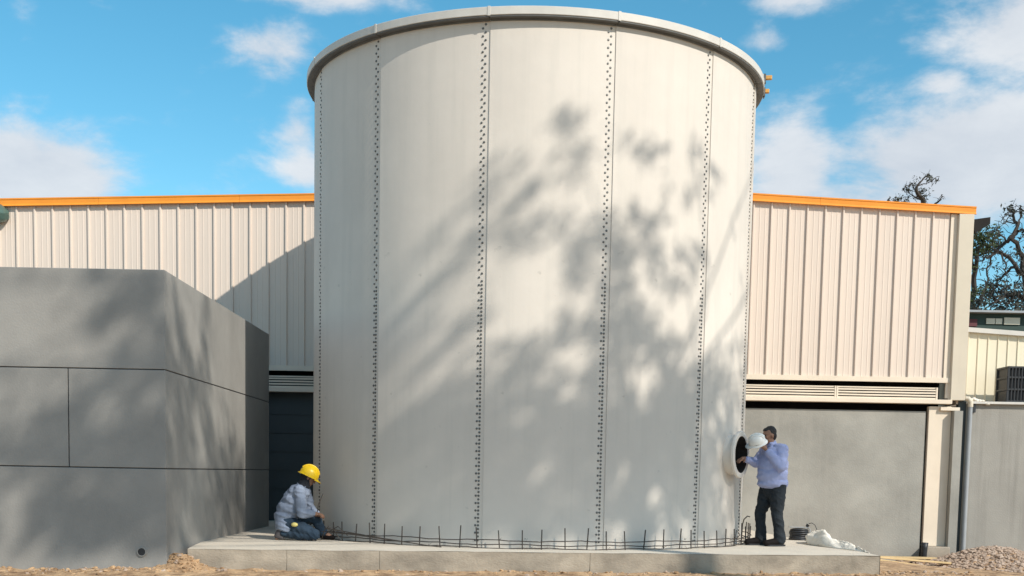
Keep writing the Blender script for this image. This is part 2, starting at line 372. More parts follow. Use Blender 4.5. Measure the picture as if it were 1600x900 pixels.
mb.add(vs, [tuple(range(6)), tuple(range(11, 5, -1))] + [(q, 6+q, 6+(q+1) % 6, (q+1) % 6) for q in range(6)])
jm = mb.mesh('joint_plate', M['rim'])
mb = MB(); pa = [(TR+.010, 6.845), (TR+.022, 6.845), (TR+.022, 6.868), (3.538, 6.868), (3.538, 6.884), (TR+.010, 6.884)]; L = len(pa)  # dark strip added below the rim, paints in the under-rim shadow
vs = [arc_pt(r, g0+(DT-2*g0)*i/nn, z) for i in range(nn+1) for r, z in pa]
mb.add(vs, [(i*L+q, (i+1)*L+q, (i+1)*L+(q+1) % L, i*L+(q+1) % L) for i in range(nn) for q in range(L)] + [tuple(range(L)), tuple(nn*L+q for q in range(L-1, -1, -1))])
am = mb.mesh('rim_shade_strip', M['angle'])
for k in range(NP): link('rim_shade_strip', am, tank, rotz=TH0+(k-1)*DT)
for k in range(NP):
    link('rim_segment', rm, tank, rotz=TH0+(k-1)*DT); link('joint_plate', jm, tank, rotz=TH0+(k-1)*DT)
# manhole nozzle on the right flank
NA = rad(60); nd = Vector((math.sin(NA), -math.cos(NA), 0))
nm = Matrix.Translation(nd*(TR-.12) + Vector((0, 0, 1.34))) @ nd.to_track_quat('Z', 'Y').to_matrix().to_4x4()
mb = MB(); mb.lathe([(.325, -.05), (.300, .09), (.292, .14), (.292, .24), (.335, .245), (.345, .255), (.345, .285), (.335, .293), (.277, .293), (.270, .29)], 44, nm)
nz = smooth_angle(build(mb, 'nozzle', M['tank'], tank))
mb = MB(); mb.lathe([(.270, .29), (.264, .275), (.264, .06), (.001, .06)], 40, nm); build(mb, 'nozzle_bore', M['dark'], nz)

# yellow clamps sticking out past the rim
for (zz, aa, ln, lab) in ((7.02, 1.36, .11, 'upper yellow timber end jutting past the right of the tank rim'), (6.90, 1.43, .08, 'lower yellow timber end jutting past the right of the tank rim')):
    t = thing('timber_clamp', lab, 'clamp', TC + Vector(arc_pt(3.55, aa, zz)), aa - PI/2, group='yellow timber ends at the rim')
    mb = MB(); mb.box(-.12, ln, -.035, .035, .0, .055); bevel(build(mb, 'timber', mat('orange_timber', (.62,.33,.09), .7, .15, 12), t), .006)
    mb = MB(); mb.box(-.02, .02, -.045, .045, -.05, .075); mb.tube([(0, 0, -.08), (0, 0, .09)], .012, 8); build(mb, 'clamp_jaw', M['bolt'], t)

# ------------------------------------------------------------------ starter bars round the foot
ring = thing('rebar_ring', 'ring of upright rusty rebar stubs tied with hoops around the tank foot', 'rebar', TC)
RR = 3.575; a = -1.72; k = 0
while a < 1.75:
    aa = a + random.uniform(-.008, .008); h = random.uniform(.24, .30); lean = random.uniform(-.012, .012)
    mb = MB(); p0 = Vector(arc_pt(RR, aa, -.02)); p1 = Vector(arc_pt(RR+random.uniform(-.008, .012), aa+lean*.5, h)); mb.tube([p0, p1], .0085, 6)
    build(mb, 'stub', M['rebar'], ring); a += .0805*(1+.12*math.sin(k*1.7)); k += 1
for zz, dr in ((.012, .012), (.055, -.012), (.112, .013)):
    mb = MB(); pts = [arc_pt(RR+dr+.006*math.sin(q*1.1), -1.75+3.5*q/90, zz+.008*math.sin(q*.7+zz*40)+.004*math.sin(q*2.3)) for q in range(91)]
    mb.tube(pts, .0075, 6); build(mb, 'hoop', M['rebar'], ring)
mb = MB()
for q in range(26):
    aa = random.uniform(-1.2, 1.2); c = Vector(arc_pt(RR, aa, random.choice([.012, .112]))); 
    mb.tube([c + Vector((random.uniform(-.03,.03), random.uniform(-.03,.03), random.uniform(-.01,.04))) for _ in range(4)], .002, 4)
build(mb, 'tie_wire', M['rebar'], ring, kind='stuff')
def bar(name, label, pts, r=.007, mt='rebar', grp=None, cat='rebar'):
    mb = MB(); mb.tube(pts, r, 6); o = build(mb, name, M[mt], label=label, category=cat)
    if grp: o['group'] = grp
    return o
bar('loose_bar', 'long loose rebar lying slanted along the left of the tank foot', [(-2.62,16.62,.20), (-1.9,16.25,.11), (-1.15,16.0,.02), (-.95,15.93,.008)], grp='loose bars by the kneeling worker')
bar('loose_bar', 'loose rebar crossing low behind the upright stubs near the kneeling worker', [(-2.7,16.85,.14), (-2.2,16.35,.13), (-1.6,16.1,.07)], grp='loose bars by the kneeling worker')
bar('loose_bar', 'bent rebar end curling up at the kneeling worker\'s forward foot', [(-2.72,16.95,.02), (-2.66,16.86,.16), (-2.60,16.84,.21), (-2.50,16.80,.14), (-2.44,16.78,.04)], grp='loose bars by the kneeling worker')
bar('loose_bar', 'short rebar resting on the hoops right of the kneeling worker\'s foot', [(-2.66,16.9,.10), (-2.45,16.72,.22), (-2.3,16.62,.10)], .006, grp='loose bars by the kneeling worker')
bar('bent_bar', 'bent rebar hook rising behind the standing worker\'s front shoe', [(3.44,17.95,.0), (3.45,17.95,.30), (3.47,17.95,.38), (3.52,17.95,.43), (3.56,17.95,.42)], .009)
bar('bent_bar', 'tangle of short rebar at the right end of the ring', [(3.30,17.8,.0), (3.34,17.82,.22), (3.40,17.84,.15), (3.33,17.82,.09), (3.46,17.86,.05)], .007)

# ------------------------------------------------------------------ low dark grey annex on the left
BX = -4.18; BY = 14.38; BT = 3.33
annex = thing('grey_annex', 'low dark grey rendered block at the left in front of the hall', 'building', (BX, BY, 0))
gp = .0065
levels = [(-.45, .985-gp), (.985+gp, 2.16-gp), (2.16+gp, BT)]
def slabp(name, x0, x1, y0, y1, z0, z1, parent, mt):
    mb = MB(); mb.box(x0, x1, y0, y1, z0, z1); return bevel(build(mb, name, M[mt], parent), .004)
FX = [-7.6, -5.0-1.5, -1.155, 0]        # local joints on the front
for li, (z0, z1) in enumerate(levels):
    if li == 1: spans = [(-5.6, -3.5), (-3.5+2*gp, -1.16-gp), (-1.16+gp, 0)]
    else: spans = [(-5.6, -3.5), (-3.5+2*gp, 0)]
    for x0, x1 in spans: slabp('wall_panel', x0, x1, 0, .12, z0, z1, annex, 'render')
    slabp('wall_panel', -.12, 0, .124, 6.62, z0, z1, annex, 'render').rotation_euler = (0, 0, .0175)
mb = MB(); mb.box(-5.55, -.014, .014, .10, -.4, BT-.02); mb.box(-5.55, -.17, 6.5, 6.6, -.4, BT-.02); mb.box(-5.55, -5.45, .1, 6.5, -.4, BT-.02)
build(mb, 'wall_core', M['black'], annex)
mb = MB(); mb.box(-.10, -.014, .104, 6.61, -.4, BT-.02); build(mb, 'wall_core', M['black'], annex, rotz=.0175)
mb = MB(); mb.box(-5.55, -.20, .12, 6.5, BT-.12, BT-.07); build(mb, 'roof', M['render'], annex)
mb = MB(); mt_ = Matrix.Translation((-.293, 0, -.02)) @ Matrix.Rotation(PI/2, 4, 'X'); mb.lathe([(.055, .0), (.055, .022), (.046, .022), (.046, -.012)], 20, mt_); pp = build(mb, 'drain_pipe_end', M['render'], annex)
mb = MB(); mb.lathe([(.046, .018), (.001, .018)], 16, mt_); build(mb, 'pipe_bore', M['black'], pp)

# ------------------------------------------------------------------ the hall behind
WY = 23.3
hall = thing('metal_hall', 'long pale ribbed metal hall with orange roof edge behind the tank', 'building', (2.75, WY, 0))
def topz(x): return (6.462 + .034*(x-2.75)) if x < 2.75 else (6.462 - .0415*(x-2.75))
PW = .343; CB = 2.94
def sheet_profile(w):
    # one ribbed sheet: tall rib at its left edge, two pencil ribs
    return [(0, 0), (.007, -.037), (.032, -.037), (.044, 0), (.13, 0), (.138, -.004), (.150, -.004), (.158, 0), (.232, 0), (.240, -.004), (.252, -.004), (.260, 0), (w, 0)]
mb = MB(); pr_ = sheet_profile(PW)
vs = [(x_, y_, z_) for x_, y_ in pr_ for z_ in (0, 1)] + [(x_, y_+.004, z_) for x_, y_ in pr_ for z_ in (0, 1)]; L = len(pr_)
fs = [(2*i, 2*i+2, 2*i+3, 2*i+1) for i in range(L-1)] + [(2*L+2*i, 2*L+2*i+1, 2*L+2*i+3, 2*L+2*i+2) for i in range(L-1)] + [(2*i+1, 2*i+3, 2*L+2*i+3, 2*L+2*i+1) for i in range(L-1)]
mb.add(vs, fs); sm_ = mb.mesh('cladding_sheet', M['clad'])
X1 = 8.235; x = X1 - PW; 
while x > -13.5:
    o = link('cladding_sheet', sm_, hall, (x-2.75, 0, CB+.045)); o.scale = (1, 1, topz(x+.17) - .10 - CB - .045); x -= PW
XL = x + PW
def hbox(name, x0, x1, y0, y1, z0, z1, mt, parent=hall, bev=0, **k):
    mb = MB(); mb.box(x0-2.75, x1-2.75, y0-WY, y1-WY, z0, z1); o = build(mb, name, M[mt], parent, **k)
    if bev: bevel(o, bev)
    return o
hbox('base_flashing', XL, 8.39, WY-.045, WY+.02, CB-.045, CB+.05, 'steelcream')
# orange verge trim: a deep face, a drip lip and a roll on top, one length each side of the ridge
for sgn, xa, xb in ((0, XL, 2.75), (1, 2.752, 8.70)):
    x = xa; seg = (xb-xa)/(6 if sgn == 0 else 2)
    for k in range(6 if sgn == 0 else 2):
        a_, b_ = xa+k*seg+.002, xa+(k+1)*seg-.002; mb = MB()
        pf = [(.0, -.02), (-.085, -.02), (-.085, -.045), (-.075, -.055), (-.075, -.125), (-.095, -.165), (-.082, -.172), (-.03, -.15), (.35, -.10)]
        vs = []
        for xx in (a_, b_): vs += [(xx-2.75, yy, topz(xx)+zz+.02) for yy, zz in pf]
        L = len(pf); mb.add(vs, [(q, (q+1) % L, L+(q+1) % L, L+q) for q in range(L)] + [tuple(range(L-1, -1, -1)), tuple(range(L, 2*L))])
        build(mb, 'verge_trim', M['orange'], hall)
# roof sheet behind the trim
mb = MB(); vs = []
for xx in (XL, 2.75, 8.70): vs += [(xx-2.75, .0, topz(xx)-.03), (xx-2.75, 30, topz(xx)-.03), (xx-2.75, .0, topz(xx)-.09), (xx-2.75, 30, topz(xx)-.09)]
mb.add(vs, [(0,4,5,1), (4,8,9,5), (2,3,7,6), (6,7,11,10), (0,2,6,4), (4,6,10,8), (8,10,11,9), (1,5,7,3), (5,9,11,7)]); build(mb, 'roof', M['cream'], hall)
# side wall and corner post
hbox('corner_flashing', 8.245, 8.30, WY-.03, WY+.02, CB-.05, 6.08, 'steelcream')
hbox('corner_post', 8.375, 8.66, WY-.10, WY+.10, 2.56, 6.07, 'post', bev=.008)
hbox('corner_return', 8.30, 8.372, WY-.02, WY+.02, 2.60, 6.08, 'steelcream')
hbox('side_wall', 8.56, 8.64, WY+.1, WY+30, 2.5, 6.05, 'clad')
# dark eaves gutter end beyond the corner
mb = MB(); vs = [(8.66,WY-.06,5.98),(8.98,WY-.06,6.03),(8.98,WY-.06,5.90),(8.70,WY-.06,5.72),(8.66,WY+3,5.98),(8.98,WY+3,6.03),(8.98,WY+3,5.90),(8.70,WY+3,5.72)]
mb.add([(a_-2.75, b_-WY, c_) for a_, b_, c_ in vs], [(0,3,2,1),(4,5,6,7),(0,1,5,4),(1,2,6,5),(2,3,7,6),(3,0,4,7)]); build(mb, 'gutter_end', M['dark'], hall)
# louvre band
lou_x = [(-13, -9.05), (-8.95, -4.45), (-4.35, .4), (.5, 6.165), (6.235, 8.17)]
lou_x = [(-9.1, -6.2), (-6.13, -3.2), (-3.13, -.1), (-.03, 3.0), (3.07, 6.19), (6.198, 8.15)]
for a_, b_ in lou_x:
    lv = hbox('louvre', a_, b_, WY-.01, WY+.03, 2.775, 2.80, 'steelcream')
    for k in range(4):
        mb = MB(); zc = 2.765 - .052*k; x0, x1 = a_+.02-2.75, b_-.02-2.75
        mb.add([(x0,-.028,zc-.033),(x1,-.028,zc-.033),(x1,.035,zc-.006),(x0,.035,zc-.006),(x0,-.028,zc-.026),(x1,-.028,zc-.026),(x1,.035,zc+.001),(x0,.035,zc+.001)], [(0,3,2,1),(4,5,6,7),(0,1,5,4),(1,2,6,5),(2,3,7,6),(3,0,4,7)])
        mb.box(x0, x1, -.030, -.024, zc-.036, zc-.006)
        build(mb, 'slat', M['steelcream'], lv)
    for xx in (a_, b_-.03):
        mb = MB(); mb.box(xx-2.75, xx+.03-2.75, -.036, .03, 2.56, 2.80); build(mb, 'louvre_frame', M['steelcream'], lv)
hbox('lintel_beam', XL, 8.40, WY-.14, WY+.10, 2.485, 2.565, 'steelcream', bev=.004)
hbox('bracket', 8.20, 8.57, WY-.10, WY+.1, 2.36, 2.425, 'steelcream', bev=.004)
hbox('hanger_post', 8.355, 8.40, WY-.05, WY+.0, 2.57, CB-.05, 'steelcream')
# dark void behind the louvres and above the wall
hbox('inner_lining', XL, 8.5, WY+.9, WY+.95, -.8, 3.2, 'dark'); hbox('ceiling_lining', XL, 8.5, WY+.02, WY+.95, 3.0, 3.05, 'dark')
# lower walls
mb = MB(); wall_x = [(-13, -5.6), (-3.4, 7.96)]
for i, (a_, b_) in enumerate(wall_x):
    hbox('lower_wall', a_, b_, WY+.02, WY+.20, -1, 2.345, 'stucco')
dr = hbox('dark_panel', -5.58, -3.42, WY+.10, WY+.16, -.2, 2.48, 'sign_grey')  # dark railed panel filling the opening between the lower walls
for k in range(1, 7): 
    mb = MB(); mb.box(-5.56-2.75, -3.44-2.75, .088, .10, -.1+k*.36, -.1+k*.36+.02); build(mb, 'panel_rail', M['sign_grey'], dr)
hbox('column', 8.00, 8.43, WY-.03, WY+.10, -.26, 2.44, 'steelcream', bev=.004)
mb = MB(); mb.box(7.99-2.75, 8.44-2.75, -.30, .0, -1.0, -.262); bevel(build(mb, 'pedestal', M['slabside'], hall), .012, 2)
hbox('pilaster', 8.434, 8.60, WY-.19, WY+.2, -1, 2.355, 'stucco')
hbox('shadow_gap', 8.60, 8.745, WY+.06, WY+.2, -1, 2.6, 'sign_grey')
mb = MB(); mb.tube([(8.79-2.75, -.04, -.7), (8.79-2.75, -.04, 2.50)], .042, 14); smooth_angle(build(mb, 'downpipe', M['greysteel'], hall))
mb = MB(); mb.tube([(8.79-2.75, -.04, 2.44), (8.79-2.75, -.04, 2.54), (8.74-2.75, -.04, 2.60), (8.70-2.75, -.02, 2.60)], .050, 12); smooth_angle(build(mb, 'pipe_elbow', M['post'], hall))

# ------------------------------------------------------------------ lower wing on the right
wing = thing('cream_wing', 'lower cream ribbed building at the far right behind a stained ledge wall', 'building', (10, 24.4, 0))
mb = MB(); PW2 = .20; pf = [(0, 0), (.006, -.02), (.022, -.02), (.03, 0), (PW2, 0)]
vs = [(x_, y_, z_) for x_, y_ in pf for z_ in (0, 1)]; mb.add(vs, [(2*i, 2*i+2, 2*i+3, 2*i+1) for i in range(len(pf)-1)]); wm = mb.mesh('wing_sheet', M['cream'])
x = 8.9
while x < 13:
    o = link('wing_sheet', wm, wing, (x-10, 0, 2.3)); o.scale = (1, 1, 4.04-.055*(x-8.9) - 2.3); x += PW2
mb = MB(); vs = []
for xx in (8.66, 13.1):
    zt = 4.10 - .055*(xx-8.9); vs += [(xx-10, -.10, zt-.09), (xx-10, -.10, zt), (xx-10, 6, zt), (xx-10, 6, zt-.09)]
mb.add(vs, [(0,4,5,1), (1,5,6,2), (2,6,7,3), (3,7,4,0), (0,1,2,3), (7,6,5,4)]); build(mb, 'roof_edge', M['rim'], wing)
lw = thing('ledge_wall', 'grey stained wall with a pale ledge at the far right', 'wall', (10.9, WY, 0))
mb = MB(); mb.box(-2.15, 2.2, .03, 1.15, -1, 2.50); build(mb, 'wall', M['stain'], lw)
mb = MB(); mb.box(-2.10, 2.2, -.06, 1.1, 2.502, 2.55); bevel(build(mb, 'ledge', M['rim'], lw), .006)
mb = MB(); mb.box(-2.12, -2.0, -.03, .028, 2.34, 2.50); build(mb, 'gutter_bracket', M['black'], lw)
# white rag / sealant lump on the ledge end
mb = MB()
for k in range(7): mb.ball((8.80+.055*k, WY-.02, 2.585 - .004*k*k*.5 + .012*math.sin(k*2)), (.05, .045, .028+.01*math.sin(k)), 10)
build(mb, 'rag', M['cloth'], smooth=True, label='crumpled white rag lying on the ledge above the downpipe', category='rag')

def crate():
    t = thing('plastic_crate', 'tall black lattice plastic crate standing on the far right ledge', 'crate', (9.92, WY+.36, 2.552))
    w_, d_, h_ = .40, .28, .70
    mb = MB(); mb.box(-w_+.03, w_-.03, -d_+.03, d_-.03, .02, h_-.03); build(mb, 'inner_box', M['black'], t)
    for (x0, x1) in ((-w_, -w_+.05), (w_-.05, w_)):
        for (y0, y1) in ((-d_, -d_+.05), (d_-.05, d_)):
            mb = MB(); mb.box(x0, x1, y0, y1, 0, h_-.02); bevel(build(mb, 'corner_post', M['black'], t), .012, 2)
    for zz in (0, .23, .46, h_-.045):
        mb = MB(); mb.box(-w_+.004, w_-.004, -d_-.006, d_+.006, zz, zz+.04); bevel(build(mb, 'band', M['black'], t), .006)
    for side in (-1, 1):
        for k in range(11):
            xx = -w_+.085+k*.063; mb = MB(); mb.box(xx, xx+.018, side*d_-.012, side*d_+.012, .03, h_-.04); build(mb, 'upright', M['black'], t)
crate()

# wall lamp at the far left of the hall
t = thing('flood_lamp', 'dark green glass lamp with pale hood on the hall wall at upper left', 'lamp', (-9.92, WY-.12, 5.75))
mm_ = Matrix.Rotation(rad(28), 4, 'Y') @ Matrix.Rotation(rad(20), 4, 'X')
mb = MB(); mb.lathe([(.001, .17), (.10, .16), (.20, .10), (.23, .02), (.235, -.01), (.22, -.01), (.18, .08), (.001, .13)], 28, mm_); smooth_angle(build(mb, 'hood', mat('green_hood', (.07, .12, .10), .35, .2, 8), t))
mb = MB(); mb.lathe([(.22, .0), (.21, -.07), (.13, -.13), (.001, -.15)], 28, mm_); build(mb, 'lens', M['glass'], t, smooth=True)
mb = MB(); mb.tube([(0, 0, .12), (0, .06, .2), (0, .13, .2)], .025, 10); build(mb, 'arm', M['greysteel'], t)

# ------------------------------------------------------------------ odds and ends on the slab and the ground
t = thing('cable_coil', 'dark coil of cable with a plug standing on the slab right of the worker', 'cable', (4.70, 19.6, .0))
for k in range(6):
    mb = MB(); r = .15 - .008*(k % 3) ; pts = [(r*math.cos(q*.33)+.006*math.sin(k*3), r*math.sin(q*.33), .018+.03*k+.006*math.sin(q*.66+k)) for q in range(20)]
    mb.tube(pts, .017, 8, cap=False); build(mb, 'cable_turn', M['black'], t, smooth=True)
mb = MB(); mb.box(-.16, .14, -.10, .12, .205, .213); o = build(mb, 'top_board', M['greysteel'], t); bevel(o, .004)
mb = MB(); mb.tube([(.12,0,.22), (.145,-.01,.255)], [.022, .03], 8); build(mb, 'plug', M['black'], t)
mb = MB(); pts = [(.15,-.01,.27), (.20,-.02,.285), (.25,-.03,.25), (.285,-.04,.17), (.295,-.05,.08), (.29,-.06,.01)]; mb.tube(pts, .006, 6); build(mb, 'cable_tail', M['black'], t, smooth=True)
mb = MB(); pts = [(.13,0,.05), (.17,-.02,.10), (.18,-.02,.16), (.16,-.02,.20), (.13,0,.20)]; mb.tube(pts, .008, 6); build(mb, 'cable_loop', M['greysteel'], t, smooth=True)

mb = MB(); nu, nv = 56, 26; vs = []
for i in range(nu+1):
    u = i/nu
    for j in range(nv+1):
        v = j/nv - .5
        X = 4.60 + .36*u + .05*math.sin(v*5+u*4) + .10*v + .03*noise.noise(Vector((u*5, v*5, 2))); Y = 18.65 - 2.0*u + v*(.75-.25*u) + .05*math.sin(u*9)
        ridge = max(0, 1-(abs(v)*2)**2.5)
        hgt = (.17*math.exp(-((u-.24+.12*v)/.13)**2) + .10*math.exp(-((u-.05)/.10)**2) + .055*math.exp(-((u-.62)/.3)**2) + .015)*ridge
        hgt += .075*ridge*(.4-abs(noise.noise(Vector((u*7, v*5+u*3, 1))))) + .05*ridge*(.3-abs(noise.noise(Vector((u*15, v*9, 4)))))
        xe = 4.93 - .052*(Y-15.96)
        base = .006 if X < xe else max(-.20, .006 - (X-xe)*1.3)
        vs.append((X, Y, base + max(0, hgt)))
mb.add(vs, [(i*(nv+1)+j, (i+1)*(nv+1)+j, (i+1)*(nv+1)+j+1, i*(nv+1)+j+1) for i in range(nu) for j in range(nv)])
o = build(mb, 'white_sack', M['cloth'], smooth=True, label='crumpled white sack draped over the right edge of the slab', category='sack')
sd = o.modifiers.new('thick', 'SOLIDIFY'); sd.thickness = .006

for i, (x0, y0, x1, y1, wd, lab) in enumerate([(6.0, 20.2, 7.9, 21.6, .16, 'longest pale yellow board lying on the earth right of the slab'), (5.5, 18.9, 7.4, 19.7, .14, 'nearer yellow board lying beside the right edge of the slab'), (6.5, 22.0, 7.9, 22.3, .20, 'weathered board lying at the foot of the grey wall')]):
    mb = MB(); L = math.hypot(x1-x0, y1-y0); mb.box(0, L, -wd/2, wd/2, 0, .035)
    o = bevel(build(mb, 'timber_board', M['wood'], loc=(x0, y0, max(ground_z(x0, y0), ground_z(x1, y1))+.012), rotz=math.atan2(y1-y0, x1-x0), label=lab, category='board'), .004); o['group'] = 'boards on the earth'
    o.rotation_euler.y = math.atan2(ground_z(x0, y0)-ground_z(x1, y1), L)
t = thing('rubber_boot', 'black rubber boot standing against the concrete pedestal', 'boot', (7.93, WY-.32, ground_z(7.93, WY-.32)))
mb = MB(); mb.tube([(0,0,.0), (0,0,.12), (.005,0,.25), (.01,0,.36)], [.06, .058, .062, .068], 14); mb.ball((-.05, -.04, .045), (.075, .075, .045), 14); build(mb, 'boot_shaft', M['black'], t, smooth=True)
mb = MB(); mb.box(-.11, .06, -.09, .05, -.01, .02); bevel(build(mb, 'sole', M['black'], t), .01, 2)

# ------------------------------------------------------------------ people
WORK = bpy.data.scenes.new('work')
def fuse(name, prims, voxel, mt, parent, folds=0.0, fscale=8.0, smooth_it=3, seed=0, dirs=(1,1,1)):
    """fuses tapered limbs into one continuous skin"""
    mb = MB()
    for p in prims:
        if p[0] == 'b': mb.ball(p[1], p[2], 18, mat=(p[3] if len(p) > 3 else None))
        else:                                      # ('l', points, radii)
            pts = [Vector(q) for q in p[1]]; rs = p[2]; out = []; ro = []
            for i in range(len(pts)-1):
                for k in range(4): out.append(pts[i].lerp(pts[i+1], k/4)); ro.append(rs[i]+(rs[i+1]-rs[i])*k/4)
            out.append(pts[-1]); ro.append(rs[-1]); mb.tube(out, ro, 14)
            for q, r_ in zip(pts, rs): mb.ball(q, r_*.995, 14)
    me = mb.mesh(name, M[mt]); o = bpy.data.objects.new(name, me); WORK.collection.objects.link(o)
    r = o.modifiers.new('r', 'REMESH'); r.mode = 'VOXEL'; r.voxel_size = voxel; r.use_smooth_shade = True
    if smooth_it: s_ = o.modifiers.new('s', 'SMOOTH'); s_.iterations = smooth_it; s_.factor = .6
    WORK.view_layers[0].update(); dg = WORK.view_layers[0].depsgraph; nm_ = bpy.data.meshes.new_from_object(o.evaluated_get(dg)); o.modifiers.clear(); o.data = nm_; bpy.data.meshes.remove(me); nm_.name = name
    if folds:
        nv_ = len(nm_.vertices); co = [0.0]*(nv_*3); no_ = [0.0]*(nv_*3); nm_.vertices.foreach_get('co', co); nm_.vertices.foreach_get('normal', no_)
        for i in range(nv_):
            a, b_, c_ = co[3*i:3*i+3]; q = Vector((a*dirs[0] + .35*c_, b_*dirs[1], c_*dirs[2] + .5*a))*fscale + Vector((seed, 0, 0))
            h_ = folds*(.45 - 1.6*abs(noise.noise(q)) + .25*noise.noise(q*2.7))
            for k in range(3): co[3*i+k] += no_[3*i+k]*h_
        nm_.vertices.foreach_set('co', co); nm_.update()
    nm_.polygons.foreach_set('use_smooth', [True]*len(nm_.polygons))
    if not nm_.materials: nm_.materials.append(M[mt])
    WORK.collection.objects.unlink(o); COL.objects.link(o); o.parent = parent; return o
WORK.name = 'work'
def hand(c, d, pn, curl, s=1.0, side=1):
    """palm centre c, finger direction d, palm normal pn"""
    d = Vector(d).normalized(); pn = Vector(pn); pn = (pn - d*pn.dot(d)).normalized(); sx = d.cross(pn)*side; c = Vector(c); P = []
    P.append(('l', [c-d*.045, c+d*.0], [.026*s, .032*s])); 
    for k in range(-1, 2): P.append(('l', [c-d*.03+sx*.014*k, c+d*.035+sx*.021*k], [.016, .0145]))
    for k, ln in enumerate((.068, .078, .072, .056)):
        b = c + d*.038 + sx*(.032 - .0215*k); p = [b]; ang = .15
        for q in range(3):
            ang += curl*(.9 if q else .6); st = ln*(.42, .32, .26)[q]; p.append(p[-1] + (d*math.cos(ang) + pn*math.sin(ang))*st)
        P.append(('l', p, [.0095, .009, .0085, .0075]))
    b = c - d*.02 + sx*.028
    P.append(('l', [b, b + (sx*.7+d*.5+pn*.3).normalized()*.035, b + (sx*.45+d*.85+pn*.6).normalized()*.062], [.013, .011, .009]))
    return P
def head(c, f, s=1.0):
    f = Vector(f).normalized(); up = Vector((0, 0, 1)); up = (up - f*up.dot(f)).normalized(); l = up.cross(f); c = Vector(c)
    R = Matrix((f, l, up)).transposed()
    P = [('b', c + up*.025 - f*.008, (.098*s, .078*s, .105*s), R), ('b', c - up*.055 + f*.025, (.068*s, .058*s, .065*s), R), ('b', c - up*.098 + f*.055, (.028, .03, .022), R)]
    P.append(('l', [c + up*.02 + f*.085, c - up*.022 + f*.112], [.010, .015]))              # nose
    P += [('b', c - up*.022 + f*.098 + l*.014*q, (.009, .008, .007)) for q in (-1, 1)]
    P += [('b', c - up*.052 + f*.090, (.012, .026, .007), R), ('b', c - up*.066 + f*.086, (.012, .023, .007), R)]    # lips
    P += [('b', c + up*.042 + f*.080 + l*.030*q, (.016, .024, .008), R) for q in (-1, 1)]   # brow
    P += [('b', c - up*.010 + f*.062 + l*.042*q, (.02, .018, .02), R) for q in (-1, 1)]     # cheeks
    P += [('b', c - f*.005 + l*.080*q - up*.005, (.018, .010, .030), R) for q in (-1, 1)]    # ears
    return P, R, f, l, up
def eyes(c, R, f, l, up, parent):
    for q in (-1, 1):
        mb = MB(); mb.ball(Vector(c) + up*.022 + f*.083 + l*.031*q, .0115, 10, mat=None); build(mb, 'eye', M['hair'], parent, smooth=True)
def hardhat(mb, R, r=.135):
    prof = []
    m4 = R.to_4x4()
    for i in range(9):
        a = PI/2*i/8; prof.append((max(.001, r*math.sin(a)*1.0), r*1.02*math.cos(a)+.0))
    prof += [(r*1.0, -.02), (r*1.16, -.032), (r*1.165, -.040), (r*.97, -.034), (r*.93, .0)]
    mb.lathe(prof, 36, m4 @ Matrix.Diagonal((1.08, .92, 1, 1)))
    mb.lathe([(.001, 0), (.0, 0)], 3)
    # peak at the front and a raised crest
    vs = []; nn = 12
    for i in range(nn+1):
        a = -1.0 + 2.0*i/nn
        for rr, zz in ((r*1.05, -.022), (r*1.05 + .05*math.cos(a*1.4), -.042), (r*1.05+.05*math.cos(a*1.4), -.050), (r*1.02, -.034)):
            vs.append(m4 @ Vector((rr*1.08*math.cos(a), rr*.92*math.sin(a), zz)))
    mb.add(vs, [(i*4+q, i*4+(q+1) % 4, (i+1)*4+(q+1) % 4, (i+1)*4+q) for i in range(nn) for q in range(4)])
    for off, rw in ((0, .012), (.035, .007), (-.035, .007)):
        pts = []
        for i in range(13):
            a = -1.15 + 2.3*i/12; pts.append(m4 @ Vector((1.08*r*math.sin(a)*1.0, off, 1.02*math.sqrt(max(0, r*r-off*off))*math.cos(a)+.002)))
        mb.tube(pts, rw, 8)

# standing worker -------------------------------------------------------
P0 = Vector((3.80, 17.78, 0.004))
man = thing('person', 'man standing in light blue shirt and dark trousers, reaching into the tank opening', 'person', P0)
fd = Vector((-.90, -.44, 0)).normalized()
hc_ = (-.035, -.02, 1.625)
hp, R, f, l, up = head(hc_, (-.93, -.28, -.22), 1.03)
Ls, Rs = (.135, -.165, 1.41), (-.04, .175, 1.41)
Le, Lh = (.10, -.27, 1.165), (-.125, -.215, 1.425)
Re, Rh = (-.215, .035, 1.225), (-.42, -.13, 1.275)
Lhip, Rhip = (.105, -.075, .90), (.0, .085, .90)
Lk, Rk = (.10, -.10, .49), (-.105, .09, .48)
La, Ra = (.155, -.11, .085), (-.085, .08, .085)
torso = [('b', (.045, 0, 1.30), (.185, .20, .19)), ('b', (.03, -.005, 1.14), (.20, .20, .19)), ('b', (.04, 0, .99), (.185, .19, .16))]
body = hp + [('l', [(.035, .0, 1.40), (-.01, -.01, 1.55)], [.075, .058])] + torso + \
    [('l', [Ls, Le, Vector(Lh)+Vector((.05,.01,-.06))], [.062, .045, .028]), ('l', [Rs, Re, Vector(Rh)+Vector((.04,.04,-.01))], [.062, .045, .028]),
     ('l', [Lhip, Lk, La], [.09, .06, .042]), ('l', [Rhip, Rk, Ra], [.09, .06, .042]), ('l', [La, (.0, -.17, .04)], [.042, .035]), ('l', [Ra, (-.25, .03, .04)], [.042, .035])] + \
    hand(Vector(Lh)+Vector((-.025, -.0, .02)), (-.75, .25, .62), (-.2, .9, -.3), .55, 1, -1) + hand(Vector(Rh)+Vector((-.03,-.03,.0)), (-.80, -.5, -.25), (0, .2, -1), .3)
bd = fuse('body', body, .0065, 'skin', man, smooth_it=2); eyes(hc_, R, f, l, up, man)
